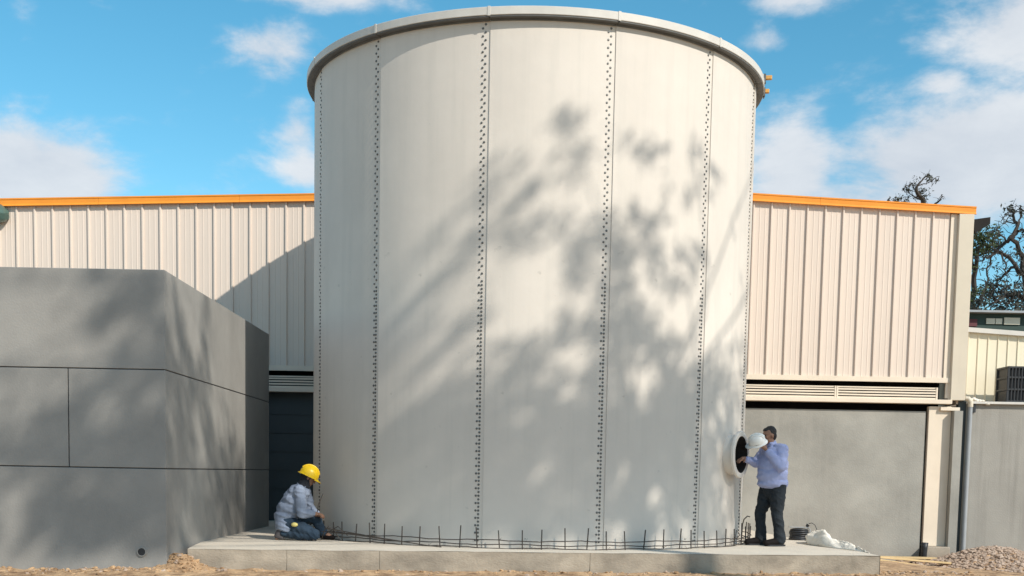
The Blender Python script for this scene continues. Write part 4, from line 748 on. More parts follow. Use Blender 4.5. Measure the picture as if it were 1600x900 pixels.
# big tree out of frame to the right of the camera; its crown throws the dappled shade
e1 = Vector((math.cos(rad(SUN_AZ)), math.sin(rad(SUN_AZ)), 0)); e2 = S.cross(e1)
CLUMPS = '''-941,163,9 -939,302,9 -936,147,9 -933,170,9 -934,183,9 -935,201,9 -934,205,9 -933,230,9 -928,245,9 -930,250,9 -932,269,9 -924,281,9 -933,304,9 -935,321,9 -932,331,9 -928,350,9 -935,364,9 -934,378,9 -936,393,9 -934,401,9 -919,136,9 -914,151,9 -912,159,9 -916,184,9 -919,190,9 -919,207,9 -916,223,9 -913,236,9 -917,257,9 -914,276,9 -910,282,9 -917,300,9 -914,313,9 -911,326,9 -915,340,9 -910,361,9 -909,371,9 -912,391,9 -899,131,9 -900,152,9 -899,166,9 -899,176,9 -895,197,9 -897,215,9 -901,223,9 -902,238,9 -902,253,9 -903,270,9 -902,283,9 -898,298,9 -896,319,9 -902,334,9 -904,340,9 -894,354,9 -906,379,9 -906,392,9 -886,124,9 -890,139,9 -891,152,9 -882,165,9 -882,177,9 -889,193,9 -888,213,9 -884,227,9 -879,243,9 -882,261,9 -880,273,9 -887,285,9 -882,303,9 -880,318,9 -883,327,9 -884,341,9 -883,356,9 -891,380,9 -869,110,9 -873,125,9 -866,131,9 -867,155,9 -864,167,6 -871,181,8 -868,196,5 -874,215,6 -870,220,4 -872,235,5 -870,250,5 -870,267,6 -866,288,7 -874,304,9 -869,312,7 -865,324,6 -871,346,9 -874,360,9 -857,106,9 -856,116,9 -855,141,7 -852,153,4 -850,164,2 -857,184,2 -860,198,2 -859,211,2 -855,228,2 -860,242,2 -851,249,2 -853,267,2 -852,291,2 -861,299,4 -855,321,3 -850,324,2 -859,344,7 -835,87,9 -835,101,9 -845,120,9 -844,132,7 -839,146,4 -841,163,2 -835,175,2 -840,195,2 -844,208,2 -842,223,2 -839,241,2 -840,254,2 -842,332,2 -836,347,7 -825,77,9 -824,89,9 -828,109,9 -827,123,9 -828,141,7 -828,149,5 -827,170,3 -822,177,4 -828,198,2 -826,206,2 -830,228,2 -823,244,3 -828,333,2 -828,343,6 -815,80,6 -813,87,3 -811,108,2 -814,118,4 -815,132,8 -807,152,9 -809,170,7 -816,177,5 -808,193,6 -804,207,2 -804,228,7 -808,245,1 -806,330,4 -793,57,7 -796,74,2 -792,96,2 -798,100,2 -797,124,5 -789,130,9 -797,150,9 -790,166,6 -796,186,7 -792,200,2 -791,216,3 -793,228,5 -793,319,3 -780,64,9 -782,80,6 -776,87,9 -777,100,6 -778,123,5 -777,132,8 -782,146,9 -775,166,9 -777,180,4 -781,200,2 -775,213,2 -778,230,1 -777,304,2 -780,313,4 -760,42,9 -759,56,9 -762,73,9 -764,91,9 -770,106,5 -763,117,9 -770,136,9 -768,146,9 -768,166,9 -765,179,3 -770,192,2 -764,209,2 -762,295,3 -746,30,9 -752,42,9 -746,59,9 -749,73,9 -754,88,9 -753,108,9 -746,123,9 -752,133,9 -745,150,9 -749,160,9 -747,179,8 -753,195,2 -754,208,3 -746,255,2 -731,29,9 -739,46,9 -737,56,9 -734,69,6 -730,91,9 -738,110,9 -734,114,9 -732,130,9 -738,151,9 -733,170,9 -731,176,4 -734,190,4 -735,239,6 -740,257,2 -729,273,4 -729,280,9 -725,18,9 -723,33,9 -719,43,9 -721,57,9 -720,80,9 -719,89,9 -718,111,9 -724,121,9 -715,136,3 -723,146,6 -718,166,9 -725,175,4 -722,196,3 -721,208,2 -723,226,9 -717,238,9 -720,257,2 -722,273,9 -707,17,9 -701,35,9 -704,48,9 -700,65,9 -707,74,9 -702,90,9 -710,110,9 -706,116,9 -707,129,4 -700,146,9 -711,170,9 -707,181,9 -707,193,9 -700,213,3 -707,229,9 -702,244,8 -706,254,7 -692,-4,9 -692,19,9 -685,30,9 -689,42,9 -685,54,9 -690,75,9 -690,95,9 -689,100,9 -695,121,9 -696,134,9 -687,150,9 -684,165,9 -692,175,9 -691,194,4 -687,211,6 -686,225,9 -691,235,9 -687,253,9 -671,-13,9 -673,-3,9 -673,14,9 -671,31,9 -679,44,9 -673,62,9 -678,71,9 -672,85,9 -675,108,9 -679,114,9 -669,139,8 -672,153,9 -671,165,9 -670,185,9 -673,198,9 -680,206,8 -674,228,9 -681,245,9 -654,-5,8 -660,15,8 -659,34,8 -659,47,8 -656,66,8 -665,79,8 -661,93,8 -656,100,8 -665,125,8 -660,139,8 -664,150,8 -659,160,8 -658,177,8 -659,191,8 -658,211,6 -657,227,3 -657,234,3 -646,5,8 -650,11,8 -642,34,8 -648,51,8 -643,63,8 -651,78,8 -644,85,8 -649,102,8 -639,118,8 -644,132,8 -646,150,8 -651,160,8 -644,176,8 -646,189,5 -645,207,3 -643,228,3 -639,245,6 -644,257,4 -628,19,8 -625,29,8 -626,48,8 -629,59,8 -636,74,8 -624,87,8 -624,109,8 -627,125,8 -630,139,8 -629,153,8 -635,160,8 -627,175,8 -632,190,3 -625,214,7 -624,230,8 -630,238,8 -633,255,3 -612,21,7 -618,26,7 -620,41,6 -610,56,7 -617,76,8 -621,92,8 -614,99,8 -620,120,8 -610,135,8 -619,145,8 -619,161,8 -620,183,8 -612,196,8 -620,212,8 -616,223,8 -613,239,5 -621,250,3 -609,275,1 -604,20,6 -603,28,6 -605,45,5 -605,63,8 -604,79,8 -599,90,8 -596,109,8 -604,119,8 -604,130,8 -595,154,8 -602,170,8 -599,181,8 -595,199,8 -606,213,8 -606,222,8 -604,244,3 -597,283,3 -586,41,5 -589,55,5 -586,70,8 -585,85,8 -580,99,8 -588,115,8 -584,134,8 -581,145,8 -586,164,8 -585,179,8 -580,198,8 -581,205,8 -589,227,8 -590,243,1 -569,50,6 -574,57,7 -571,70,8 -567,86,8 -569,105,8 -573,116,8 -575,140,8 -567,147,7 -565,163,5 -572,181,6 -576,197,8 -571,215,8 -576,229,6 -572,240,1 -564,274,1 -570,279,2 -572,296,2 -556,59,8 -556,79,8 -561,92,8 -557,101,8 -560,117,8 -551,139,3 -553,155,3 -553,165,3 -551,183,3 -561,200,8 -556,211,8 -553,227,6 -555,237,3 -556,286,1 -551,297,2 -544,63,8 -540,72,8 -536,95,8 -544,104,8 -537,124,8 -545,133,3 -540,144,3 -535,162,4 -542,177,3 -542,197,5 -536,210,8 -543,231,7 -543,241,7 -536,256,7 -541,273,7 -536,280,7 -543,298,2 -534,312,6 -522,72,8 -530,91,8 -522,101,8 -522,117,8 -529,135,8 -522,146,6 -527,169,6 -524,178,8 -520,195,8 -530,215,8 -522,222,5 -528,239,7 -520,258,7 -529,274,7 -521,282,7 -527,296,7 -523,311,5 -520,328,6 -511,77,8 -507,85,8 -506,109,8 -508,118,8 -508,134,8 -514,148,8 -514,159,8 -515,179,8 -511,195,8 -514,211,7 -505,222,3 -509,245,4 -513,254,7 -516,270,7 -505,290,5 -512,304,4 -504,318,2 -513,331,4 -493,91,8 -496,100,8 -495,120,8 -491,138,8 -498,145,8 -489,171,8 -501,175,8 -497,191,8 -497,205,6 -500,220,3 -480,105,8 -480,124,8 -478,132,8 -477,152,8 -478,166,8 -478,175,8 -479,190,8 -481,213,2 -485,228,1 -474,258,2 -465,103,8 -463,116,8 -461,140,8 -461,155,8 -466,160,8 -468,175,8 -460,201,8 -466,210,4 -468,225,1 -463,235,1 -465,255,2 -461,273,1 -454,110,8 -455,114,8 -448,132,8 -445,153,8 -452,165,8 -452,176,8 -452,191,8 -454,205,8 -446,226,1 -453,236,1 -451,260,3 -451,271,2 -436,125,8 -440,139,8 -435,156,8 -432,161,8 -431,180,8 -438,194,8 -432,206,8 -436,220,8 -441,242,3 -432,260,4 -436,274,1 -415,131,8 -424,151,8 -425,171,8 -417,178,8 -416,194,8 -418,211,8 -419,226,8 -418,241,7 -421,250,5 -421,269,2 -400,149,8 -399,168,8 -404,178,8 -399,198,8 -411,208,8 -402,220,8 -408,244,7 -403,251,5 -408,276,1 -395,139,8 -384,150,8 -390,160,8 -392,182,8 -390,194,8 -386,216,8 -387,222,8 -394,243,7 -387,258,4 -394,268,3 -381,148,8 -376,163,8 -380,178,8 -376,191,8 -379,207,8 -371,229,8 -372,237,8 -375,250,6 -369,269,3 -358,170,8 -358,185,8 -362,197,8 -365,206,8 -357,225,8 -359,244,7 -356,255,5 -360,270,3 -342,24,9 -343,55,9 -342,75,9 -339,89,9 -340,124,4 -347,169,8 -343,184,8 -351,195,8 -342,205,8 -345,238,8 -348,257,5 -346,270,3 -326,-41,9 -327,-27,9 -326,-14,9 -334,2,9 -333,20,9 -330,25,9 -334,45,9 -336,60,9 -331,74,9 -335,93,9 -328,105,5 -325,125,3 -327,130,8 -332,151,1 -331,166,7 -333,184,5 -331,206,8 -327,254,5 -320,-69,5 -313,-58,9 -317,-44,9 -317,-28,9 -317,-16,9 -311,-4,6 -319,18,9 -309,29,9 -314,40,9 -312,54,9 -311,74,9 -319,87,9 -314,108,1 -310,134,8 -310,146,2 -320,169,7 -321,182,6 -319,197,5 -317,213,8 -311,227,2 -315,243,5 -315,265,6 -301,-87,5 -297,-76,9 -298,-56,9 -297,-39,9 -297,-26,9 -294,-12,9 -294,-5,9 -305,10,9 -295,28,9 -302,46,9 -304,54,9 -300,75,8 -299,92,4 -304,100,2 -301,138,7 -300,144,8 -305,201,4 -303,206,7 -299,228,8 -295,259,6 -297,274,6 -298,289,2 -290,-101,5 -284,-88,9 -281,-70,9 -291,-58,9 -280,-49,9 -289,-27,9 -287,-15,9 -287,-2,7 -287,14,9 -282,27,9 -290,44,9 -279,62,8 -288,72,8 -285,91,3 -290,135,5 -286,146,2 -287,165,3 -285,206,2 -289,224,8 -288,240,3 -282,257,6 -290,268,6 -284,289,5 -266,-121,5 -265,-104,9 -268,-91,9 -271,-72,9 -273,-66,9 -266,-48,9 -268,-36,9 -264,-12,9 -267,-2,9 -276,11,9 -269,30,9 -271,51,8 -268,56,8 -265,81,5 -272,92,2 -269,192,7 -273,205,7 -270,226,8 -270,234,8 -272,280,6 -259,-133,5 -250,-118,9 -252,-109,9 -258,-86,9 -260,-70,9 -256,-58,9 -249,-40,9 -249,-26,8 -253,-18,9 -251,-5,7 -252,19,9 -252,25,9 -258,48,8 -255,65,8 -252,78,5 -254,86,3 -258,185,7 -256,189,7 -260,206,7 -254,234,8 -261,269,6 -240,-133,5 -242,-115,9 -238,-99,9 -246,-85,9 -235,-81,9 -245,-57,9 -237,-40,7 -238,-32,9 -241,-15,4 -235,0,9 -234,20,8 -241,25,8 -245,49,8 -246,55,8 -241,77,5 -245,87,2 -246,176,6 -241,199,5 -244,207,7 -244,243,8 -235,256,5 -224,-148,5 -229,-133,9 -220,-116,9 -221,-100,7 -227,-87,7 -221,-80,9 -222,-58,9 -220,-50,9 -222,-29,9 -222,-14,9 -230,0,9 -230,11,9 -220,25,3 -224,63,8 -219,79,7 -222,94,2 -227,180,7 -229,200,4 -222,236,4 -221,260,6 -221,284,4 -224,300,8 -212,-147,5 -208,-129,9 -209,-125,9 -206,-99,8 -213,-85,9 -206,-70,9 -207,-66,9 -215,-42,9 -209,-35,9 -208,-13,8 -214,3,4 -215,18,3 -212,30,3 -210,40,1 -212,60,7 -212,77,8 -214,94,4 -206,101,4 -209,124,8 -213,133,6 -206,145,8 -213,160,6 -216,177,5 -215,195,6 -208,221,4 -205,238,4 -204,253,8 -212,276,2 -210,287,8 -191,-163,5 -194,-145,9 -192,-140,9 -197,-125,9 -193,-110,9 -197,-93,9 -197,-70,9 -199,-57,9 -190,-45,9 -192,-36,9 -192,-20,9 -198,-5,5 -192,15,8 -194,34,2 -193,61,6 -193,70,8 -190,92,3 -200,110,6 -191,118,5 -200,134,8 -198,148,8 -200,161,8 -190,176,8 -201,235,4 -194,255,5 -195,285,4 -175,-161,5 -180,-153,9 -184,-135,9 -180,-117,9 -178,-101,9 -183,-91,9 -182,-71,9 -182,-56,9 -176,-48,9 -184,-30,9 -180,-14,9 -174,5,8 -184,15,8 -181,27,8 -182,48,8 -177,58,8 -182,73,8 -183,89,3 -176,108,7 -180,116,4 -175,135,3 -184,150,8 -177,164,8 -174,177,5 -174,239,2 -161,-163,5 -162,-146,9 -169,-134,9 -166,-119,9 -170,-102,9 -159,-89,9 -169,-78,9 -168,-65,9 -162,-45,9 -164,-31,6 -167,-20,7 -171,1,8 -165,21,8 -168,31,8 -159,42,8 -163,62,8 -165,69,8 -164,94,8 -165,104,8 -161,126,8 -167,138,8 -166,147,8 -168,167,8 -163,183,3 -154,-170,5 -150,-148,9 -150,-137,9 -146,-125,9 -154,-100,9 -155,-91,9 -151,-73,9 -146,-56,9 -150,-49,9 -148,-33,9 -149,-15,8 -156,-4,8 -144,13,8 -152,33,8 -150,43,8 -148,58,8 -148,77,8 -154,96,8 -147,101,8 -153,124,8 -156,141,8 -153,152,8 -145,169,4 -144,176,1 -153,252,7 -140,-185,5 -134,-169,5 -135,-149,9 -134,-131,9 -131,-121,9 -131,-108,9 -130,-88,9 -134,-80,9 -136,-64,9 -131,-49,9 -135,-24,9 -129,18,3 -133,34,8 -130,45,8 -141,61,8 -129,76,5 -139,94,8 -129,102,5 -137,125,8 -135,135,8 -131,151,6 -133,171,8 -134,176,5 -135,241,7 -124,-174,5 -121,-163,9 -125,-146,9 -125,-134,9 -117,-124,7 -119,-108,9 -125,-85,9 -123,-79,9 -122,-58,9 -118,-49,9 -120,-28,3 -115,13,8 -118,35,8 -124,50,8 -122,64,6 -126,75,4 -117,123,5 -116,150,8 -124,165,8 -117,227,6 -118,240,7 -104,-190,5 -106,-177,5 -102,-165,9 -111,-152,9 -106,-121,7 -101,-101,9 -106,-87,9 -104,-78,9 -101,-63,9 -104,-42,9 -110,-30,3 -101,-19,6 -104,0,2 -104,18,8 -109,31,8 -107,44,8 -103,57,5 -107,92,3 -108,105,8 -110,124,8 -102,130,8 -110,145,5 -102,161,8 -101,215,3 -107,227,5 -99,240,4 -94,-181,5 -95,-171,9 -93,-155,9 -92,-120,9 -87,-110,9 -85,-90,9 -92,-74,9 -92,-59,9 -93,-46,9 -92,-28,9 -85,-9,8 -86,1,8 -86,11,8 -89,27,8 -92,45,3 -94,60,2 -88,91,4 -90,111,8 -84,115,2 -88,160,3 -86,185,4 -89,195,3 -94,236,3 -70,-193,5 -75,-183,5 -72,-161,9 -71,-148,9 -73,-138,6 -78,-125,9 -72,-108,9 -80,-92,9 -73,-77,9 -72,-58,9 -72,-41,9 -72,-32,9 -74,-12,8 -72,2,5 -76,15,3 -78,25,8 -75,42,2 -79,75,3 -74,90,8 -79,119,2 -57,-192,5 -54,-180,9 -62,-169,9 -54,-148,9 -58,-137,9 -57,-116,9 -61,-99,9 -58,-86,9 -63,-77,9 -60,-66,9 -60,-39,9 -58,-27,8 -58,-13,8 -64,1,4 -63,15,2 -61,26,8 -64,91,8 -65,123,7 -56,132,6 -59,169,1 -46,-194,5 -49,-184,5 -40,-162,9 -41,-147,9 -42,-130,9 -51,-123,9 -48,-102,9 -39,-86,9 -50,-73,9 -41,-59,9 -45,-46,9 -41,-31,9 -43,-17,8 -42,-2,6 -47,17,1 -45,30,3 -45,87,4 -46,117,7 -41,136,4 -49,176,6 -43,190,6 -42,226,5 -45,238,5 -36,-200,5 -25,-186,5 -28,-166,9 -35,-149,9 -24,-137,9 -25,-114,9 -31,-110,9 -30,-86,9 -31,-69,9 -33,-65,9 -32,-49,9 -33,-36,9 -27,-11,8 -26,-5,8 -26,13,2 -35,108,7 -27,121,7 -29,133,6 -25,235,5 -12,-193,5 -14,-180,9 -18,-163,9 -11,-146,9 -10,-140,9 -18,-123,9 -18,-105,9 -11,-94,9 -20,-76,9 -20,-59,9 -14,-39,9 -16,-35,9 -19,-21,8 -20,-2,8 -18,17,2 -11,123,5 -12,196,4 -19,210,4 -9,225,4 -6,-191,5 3,-181,9 6,-159,8 -3,-144,9 3,-139,8 3,-122,8 0,-107,9 2,-92,8 5,-80,8 -2,-61,8 0,-46,8 -2,-26,8 -1,-14,8 4,-4,6 -5,121,3 -2,191,3 -2,214,4 -1,220,4 13,-192,5 14,-184,8 13,-171,8 13,-154,8 17,-136,8 15,-122,8 10,-101,8 17,-94,8 19,-77,8 14,-54,8 11,-47,8 19,-24,7 10,-12,7 17,1,6 12,14,2 11,192,1 18,214,3 14,220,4 25,-192,5 35,-185,7 29,-165,8 27,-145,8 35,-136,7 26,-118,8 33,-99,7 28,-92,7 26,-80,7 36,-58,7 25,-41,7 30,-25,7 33,-15,7 31,-2,7 25,15,3 27,28,1 24,215,1 51,-199,4 48,-186,4 43,-170,7 41,-153,7 43,-133,7 46,-117,7 44,-108,7 49,-92,7 42,-70,7 44,-64,7 39,-50,7 50,-27,6 51,-10,6 44,1,6 42,15,4 39,32,1 57,-196,4 60,-182,7 64,-167,7 56,-149,7 55,-137,7 60,-115,6 64,-102,6 62,-90,6 64,-74,6 66,-62,6 63,-48,6 55,-27,6 66,-13,6 66,-2,4 62,11,4 58,28,2 60,178,2 70,-194,4 75,-182,6 70,-168,6 79,-146,6 74,-138,6 69,-115,6 80,-103,6 78,-93,6 81,-74,6 70,-64,6 72,-50,6 79,-34,6 76,-19,6 71,1,2 73,16,2 80,27,2 73,41,1 71,160,2 81,185,2 95,-189,3 94,-180,3 91,-160,6 94,-146,6 86,-131,6 91,-122,6 90,-104,6 94,-89,6 91,-80,6 84,-66,6 92,-45,5 86,-36,6 94,-19,5 85,-1,2 87,10,2 87,33,2 95,42,2 88,183,2 109,-192,3 110,-179,3 106,-164,6 100,-153,6 104,-134,5 111,-126,5 107,-102,5 109,-91,5 101,-76,5 110,-59,5 101,-49,5 106,-24,5 110,-18,5 102,-6,2 102,11,2 103,33,2 101,44,2 104,101,2 103,118,2 115,-184,3 118,-159,5 116,-148,5 118,-131,5 121,-123,5 115,-104,5 122,-89,5 117,-78,5 120,-61,5 117,-46,5 117,-25,5 122,-20,5 124,6,2 119,15,2 116,35,3 116,50,2 116,105,2 119,114,2 132,-186,3 138,-165,5 130,-155,5 132,-131,5 136,-119,5 135,-101,5 133,-94,5 140,-70,5 140,-64,5 137,-41,5 141,-28,5 140,-19,5 130,1,4 141,15,3 131,24,2 132,39,4 133,60,1 134,108,1 133,119,2 149,-176,3 150,-167,5 153,-155,5 154,-132,5 145,-116,5 155,-104,5 153,-93,5 153,-73,5 147,-54,5 149,-44,5 145,-29,5 152,-20,5 155,-6,5 145,18,4 150,25,4 145,42,5 147,60,2 165,-170,3 171,-148,5 167,-138,5 165,-125,5 167,-105,5 167,-89,5 169,-79,5 168,-66,5 168,-49,5 162,-33,5 160,-17,5 165,1,5 171,18,5 161,33,5 164,45,5 162,61,3 161,71,2 185,-159,3 182,-151,5 180,-141,5 180,-115,5 181,-104,5 185,-91,5 174,-75,5 186,-66,5 182,-45,5 182,-27,5 183,-16,5 182,6,5 182,9,5 184,35,5 185,47,5 184,55,5 178,73,2 189,-164,3 191,-153,5 192,-138,5 193,-120,5 193,-99,5 193,-86,5 194,-76,5 198,-57,5 194,-41,5 190,-32,5 192,-15,5 200,5,5 195,14,5 195,33,5 190,42,5 199,58,5 201,75,4 197,85,2 211,-147,5 206,-137,5 206,-123,5 212,-100,5 212,-95,5 214,-76,5 206,-56,5 215,-39,5 210,-32,5 214,-10,5 204,-1,5 208,19,5 211,28,5 213,46,5 213,56,4 206,71,5 212,88,3 219,-152,3 222,-136,5 225,-114,5 229,-102,5 227,-92,5 224,-73,5 223,-57,5 227,-47,5 226,-32,5 225,-21,5 227,1,5 228,19,5 231,36,5 222,44,5 221,54,4 230,71,3 221,84,4 222,104,1 245,-140,3 235,-124,5 246,-100,5 236,-94,5 238,-75,5 244,-61,5 240,-46,5 239,-28,5 243,-18,5 234,2,5 238,15,5 243,34,5 241,46,5 245,56,3 236,81,3 244,87,2 234,100,3 241,165,2 241,175,2 242,194,1 254,-119,5 249,-106,5 259,-85,5 257,-78,5 250,-64,5 256,-50,5 258,-34,5 250,-15,5 257,-4,5 250,11,5 251,36,5 256,44,5 258,65,2 255,75,2 253,95,2 250,106,3 251,114,2 251,177,2 250,192,2 271,-124,4 266,-108,6 270,-85,6 273,-74,6 268,-63,6 271,-46,6 268,-30,6 271,-12,6 272,-5,6 265,16,5 268,26,5 274,42,6 272,55,5 266,73,2 269,94,2 267,103,2 276,123,2 286,-100,6 285,-96,6 287,-71,6 280,-56,6 290,-46,6 282,-29,6 287,-16,6 288,5,6 287,17,6 285,27,6 282,47,6 286,66,6 283,76,6 283,86,5 280,109,2 290,117,4 288,134,3 291,153,1 287,289,2 279,303,2 285,316,2 305,-89,4 305,-70,7 298,-61,7 295,-49,7 301,-27,7 297,-16,7 295,-4,7 305,13,7 305,35,7 295,51,7 296,65,7 304,81,7 303,88,7 305,101,7 303,122,6 300,129,6 298,153,2 297,159,1 309,-87,5 312,-77,8 313,-57,8 318,-44,8 314,-34,8 316,-16,8 314,-2,8 314,9,8 316,28,8 311,43,7 315,60,8 319,71,8 318,92,8 309,107,7 319,115,8 311,141,6 314,144,6 314,166,2 317,386,1 318,409,4 314,423,2 320,440,3 330,-31,9 330,-18,9 328,-3,9 331,19,9 327,28,9 325,50,9 329,62,9 331,76,9 333,93,9 327,101,9 335,119,9 329,129,9 334,148,9 327,163,8 330,178,7 331,200,3 333,318,2 334,334,7 328,450,4 328,460,2 334,477,5 341,148,9 342,176,9 342,226,2 342,321,8'''
rng = random.Random(11); lv = MB(); br = MB(); O_ = Vector((.22, 19.44, 0))
trunk_top = O_ + e1*(-1.2) + e2*(-.7) + S*24.0; trunk_base = Vector((trunk_top.x+.9, trunk_top.y-1.2, -.3))
groups = {}
for tok in CLUMPS.split():
    u_, w_, d_ = (int(q) for q in tok.split(',')); u_ /= 100; w_ /= 100
    dist = 24.0 + 1.8*noise.noise(Vector((u_*.5, w_*.5, 3))) + rng.uniform(-.5, .5)
    c = O_ + e1*u_ + e2*w_ + S*dist
    cnt = int(-math.log(max(.02, 1-d_/9.12))*(18 if w_ < .9 else 13))
    leaf_quads(lv, c, (.06, .06, .06), max(1, cnt), .062, rng)
    groups.setdefault((round(u_/1.6), round(w_/1.4)), []).append((c, d_))
t = thing('shade_tree', 'large leafy tree standing behind the camera to the right', 'tree', trunk_base)
def rel(p): return Vector(p) - trunk_base
br.tube([rel(trunk_base), rel(trunk_base.lerp(trunk_top, .4)+Vector((.3,.1,0))), rel(trunk_top)], [.34, .26, .17], 12)
for key, cs in groups.items():
    cen = sum((c for c, d in cs), Vector((0,0,0)))/len(cs); 
    cs.sort(key=lambda q: -q[1]); mid = trunk_top.lerp(cen, .5) + Vector((0, 0, .25)) + e1*rng.uniform(-.2,.2)
    mid += e1*rng.uniform(-.5, .5) + e2*rng.uniform(-.4, .2); m2 = mid.lerp(cen, .5) + e1*rng.uniform(-.25, .25) + e2*rng.uniform(-.25, .25)
    br.tube([rel(trunk_top), rel(mid), rel(m2), rel(cs[0][0])], [.035, .022, .014, .008], 6)
    for c, d in cs[:3]:
        br.tube([rel(cs[0][0]), rel(cs[0][0].lerp(c, .5)+e1*rng.uniform(-.15, .15)), rel(c)], [.010, .007, .004], 4)
lvm = MB(); lvm.v = [tuple(Vector(p)-trunk_base) for p in lv.v]; lvm.f = lv.f; lvm.mi = lv.mi
build(br, 'trunk', M['bark'], t); build(lvm, 'crown', M['leaf'], t, kind='stuff')

# trees beyond the hall
MP = cam.matrix_world.to_3x3()
def at(px, py, Y):
    d = MP @ Vector(((px-800)/1864.9, -(py-901.2)/1864.9, -1)); return Vector((0, 0, EYE)) + d*(Y/d.y)
DENS = .85
def far_tree(label, Y, limbs, clumps, size, group='trees beyond the hall', mt='leafdark'):
    base = at(*limbs[0][0][0], Y); base.z = -.3; t = thing('bare_tree', label, 'tree', base, group=group); mb = MB(); rng = random.Random(int(Y*7))
    for pts, r0, r1 in limbs:
        P = [at(px, py, Y + rng.uniform(-.5, .5)) - base for px, py in pts]; Q = []; 
        for i in range(len(P)-1):
            for k in range(3): Q.append(P[i].lerp(P[i+1], k/3) + Vector((rng.uniform(-1,1), rng.uniform(-1,1), rng.uniform(-1,1)))*.05)
        Q.append(P[-1]); n_ = len(Q); mb.tube(Q, [r0+(r1-r0)*i/(n_-1) for i in range(n_)], 6)
        for i in range(3 if r0 < .1 else n_//2, n_):                      # side twigs
            for _ in range(2):
                d_ = Vector((rng.uniform(-1, 1), rng.uniform(-1, 1), rng.uniform(-.4, 1))).normalized()*rng.uniform(.12, .38); e_ = d_ + Vector((rng.uniform(-.12, .12), 0, rng.uniform(-.12, .12)))
                mb.tube([Q[i], Q[i]+d_*.5, Q[i]+e_], [.012, .009, .005], 4)
    lf = MB()
    for (px, py, rx, ry, cnt) in clumps:
        c = at(px, py, Y) - base; k = Y/1864.9
        for _ in range(max(1, int(cnt*DENS)//9)):
            q = c + Vector((rng.gauss(0, .55)*rx*k, rng.gauss(0, .6)*rx*k, rng.gauss(0, .55)*ry*k))
            leaf_quads(lf, q, (.10, .10, .07), 9, size*.8, rng)
            e = q + Vector((rng.uniform(-.3, .3), 0, rng.uniform(-.35, -.05))); mb.tube([q, e], [.008, .014], 4)
    build(mb, 'trunk', M['bark'], t); build(lf, 'crown', M[mt], t, kind='stuff')
far_tree('green-leaved tree rising just past the right corner of the hall', 40, [([(1524, 700), (1522, 520), (1520, 470), (1523, 420), (1530, 385)], .16, .05), ([(1523, 420), (1515, 380), (1512, 360)], .05, .02), ([(1522, 500), (1534, 470), (1540, 440)], .06, .03), ([(1530, 400), (1548, 392), (1560, 384)], .04, .02)],
         [(1530, 372, 22, 14, 520), (1545, 385, 20, 10, 330), (1525, 392, 12, 8, 160), (1522, 362, 16, 5, 80), (1517, 420, 8, 20, 60), (1538, 455, 10, 12, 90), (1520, 455, 8, 10, 50), (1545, 478, 22, 14, 220)], .085, mt='leaf')
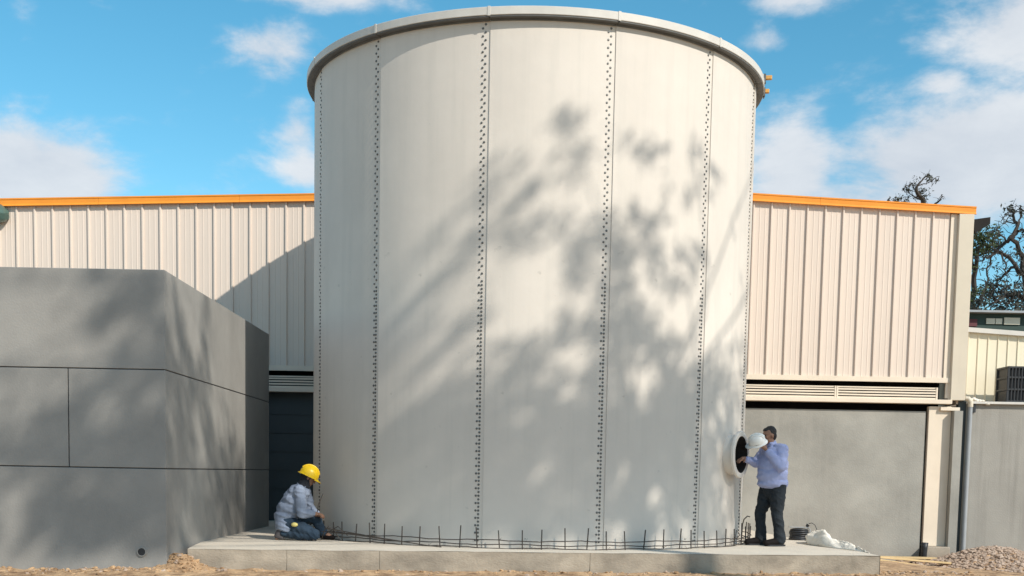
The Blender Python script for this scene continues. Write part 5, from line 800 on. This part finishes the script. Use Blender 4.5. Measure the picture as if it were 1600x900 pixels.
far_tree('dark twisted tree with bare crooked branches against the sky at far right', 36, [([(1640, 760), (1622, 600), (1612, 520), (1606, 470), (1598, 430), (1588, 412), (1560, 392), (1545, 400), (1530, 408)], .12, .02),
         ([(1598, 430), (1600, 400), (1583, 372), (1590, 350), (1582, 332), (1574, 325)], .09, .02), ([(1583, 372), (1572, 378), (1556, 392)], .07, .04), ([(1590, 350), (1596, 338), (1594, 326)], .03, .012), ([(1583, 372), (1592, 360), (1606, 362)], .05, .02), ([(1572, 378), (1562, 365), (1556, 358)], .03, .012),
         ([(1556, 392), (1546, 402), (1544, 430), (1541, 452)], .04, .02), ([(1566, 398), (1570, 418), (1574, 432)], .03, .015), ([(1588, 412), (1574, 424), (1560, 440), (1548, 462)], .05, .02), ([(1606, 470), (1588, 458), (1568, 462), (1550, 474)], .09, .03), ([(1590, 350), (1574, 344), (1568, 350)], .02, .01), ([(1612, 520), (1586, 500), (1560, 486), (1532, 492)], .08, .03)],
         [(1576, 328, 10, 5, 60), (1594, 330, 7, 7, 50), (1600, 362, 9, 8, 60), (1562, 364, 8, 6, 36), (1592, 398, 14, 8, 80), (1565, 442, 16, 9, 190), (1552, 460, 14, 9, 170), (1580, 458, 22, 10, 260), (1596, 468, 12, 12, 220), (1570, 478, 26, 8, 260), (1545, 416, 6, 5, 20), (1558, 420, 6, 6, 26), (1594, 440, 8, 8, 60), (1534, 474, 12, 10, 110), (1600, 420, 8, 9, 60), (1525, 486, 8, 8, 60), (1560, 495, 40, 6, 260)], .075)
far_tree('sparse treetop just showing over the orange roof edge at right', 58, [([(1448, 760), (1450, 400), (1449, 330), (1441, 312), (1432, 298), (1436, 285), (1450, 274)], .2, .02), ([(1449, 330), (1462, 318), (1470, 312), (1471, 304)], .06, .02), ([(1441, 312), (1425, 306), (1416, 296)], .04, .012), ([(1432, 298), (1424, 288), (1414, 292)], .03, .012), ([(1436, 290), (1452, 286), (1464, 276)], .025, .01), ([(1449, 330), (1420, 318), (1398, 313)], .05, .02)],
         [(1436, 300, 12, 6, 90), (1427, 290, 9, 5, 45), (1448, 280, 12, 5, 54), (1462, 279, 7, 3, 27), (1416, 292, 6, 3, 18), (1440, 308, 8, 4, 45), (1400, 313, 14, 3, 80), (1412, 310, 10, 3, 36)], .10)

# dark shed roofs seen over the wing
sh_ = thing('dark_shed', 'dark green low shed with pale panes seen over the cream wing', 'shed', (14.2, 34, 0))
mb = MB(); mb.box(-3.2, 6, 0, 4, -.3, 5.70); build(mb, 'wall', mat('green_shed', (.018,.045,.04), .7, .2, 2), sh_)
mb = MB(); mb.box(-3.3, 6, -.3, 4.3, 5.702, 5.76); build(mb, 'roof', M['greysteel'], sh_)
for (x0, x1, z0, z1) in ((-1.04, -.80, 5.42, 5.57), (-.78, -.60, 5.42, 5.57), (-.54, -.10, 5.41, 5.60)):
    mb = MB(); mb.box(x0, x1, -.04, -.002, z0, z1); build(mb, 'pane', mat('pale_pane', (.55,.55,.46), .4, .1, 3), sh_)
mb = MB(); mb.box(-1.56, -1.30, -.05, -.002, 5.34, 5.54); build(mb, 'red_panel', mat('dark_red', (.10,.02,.025), .6, .2, 3), sh_)
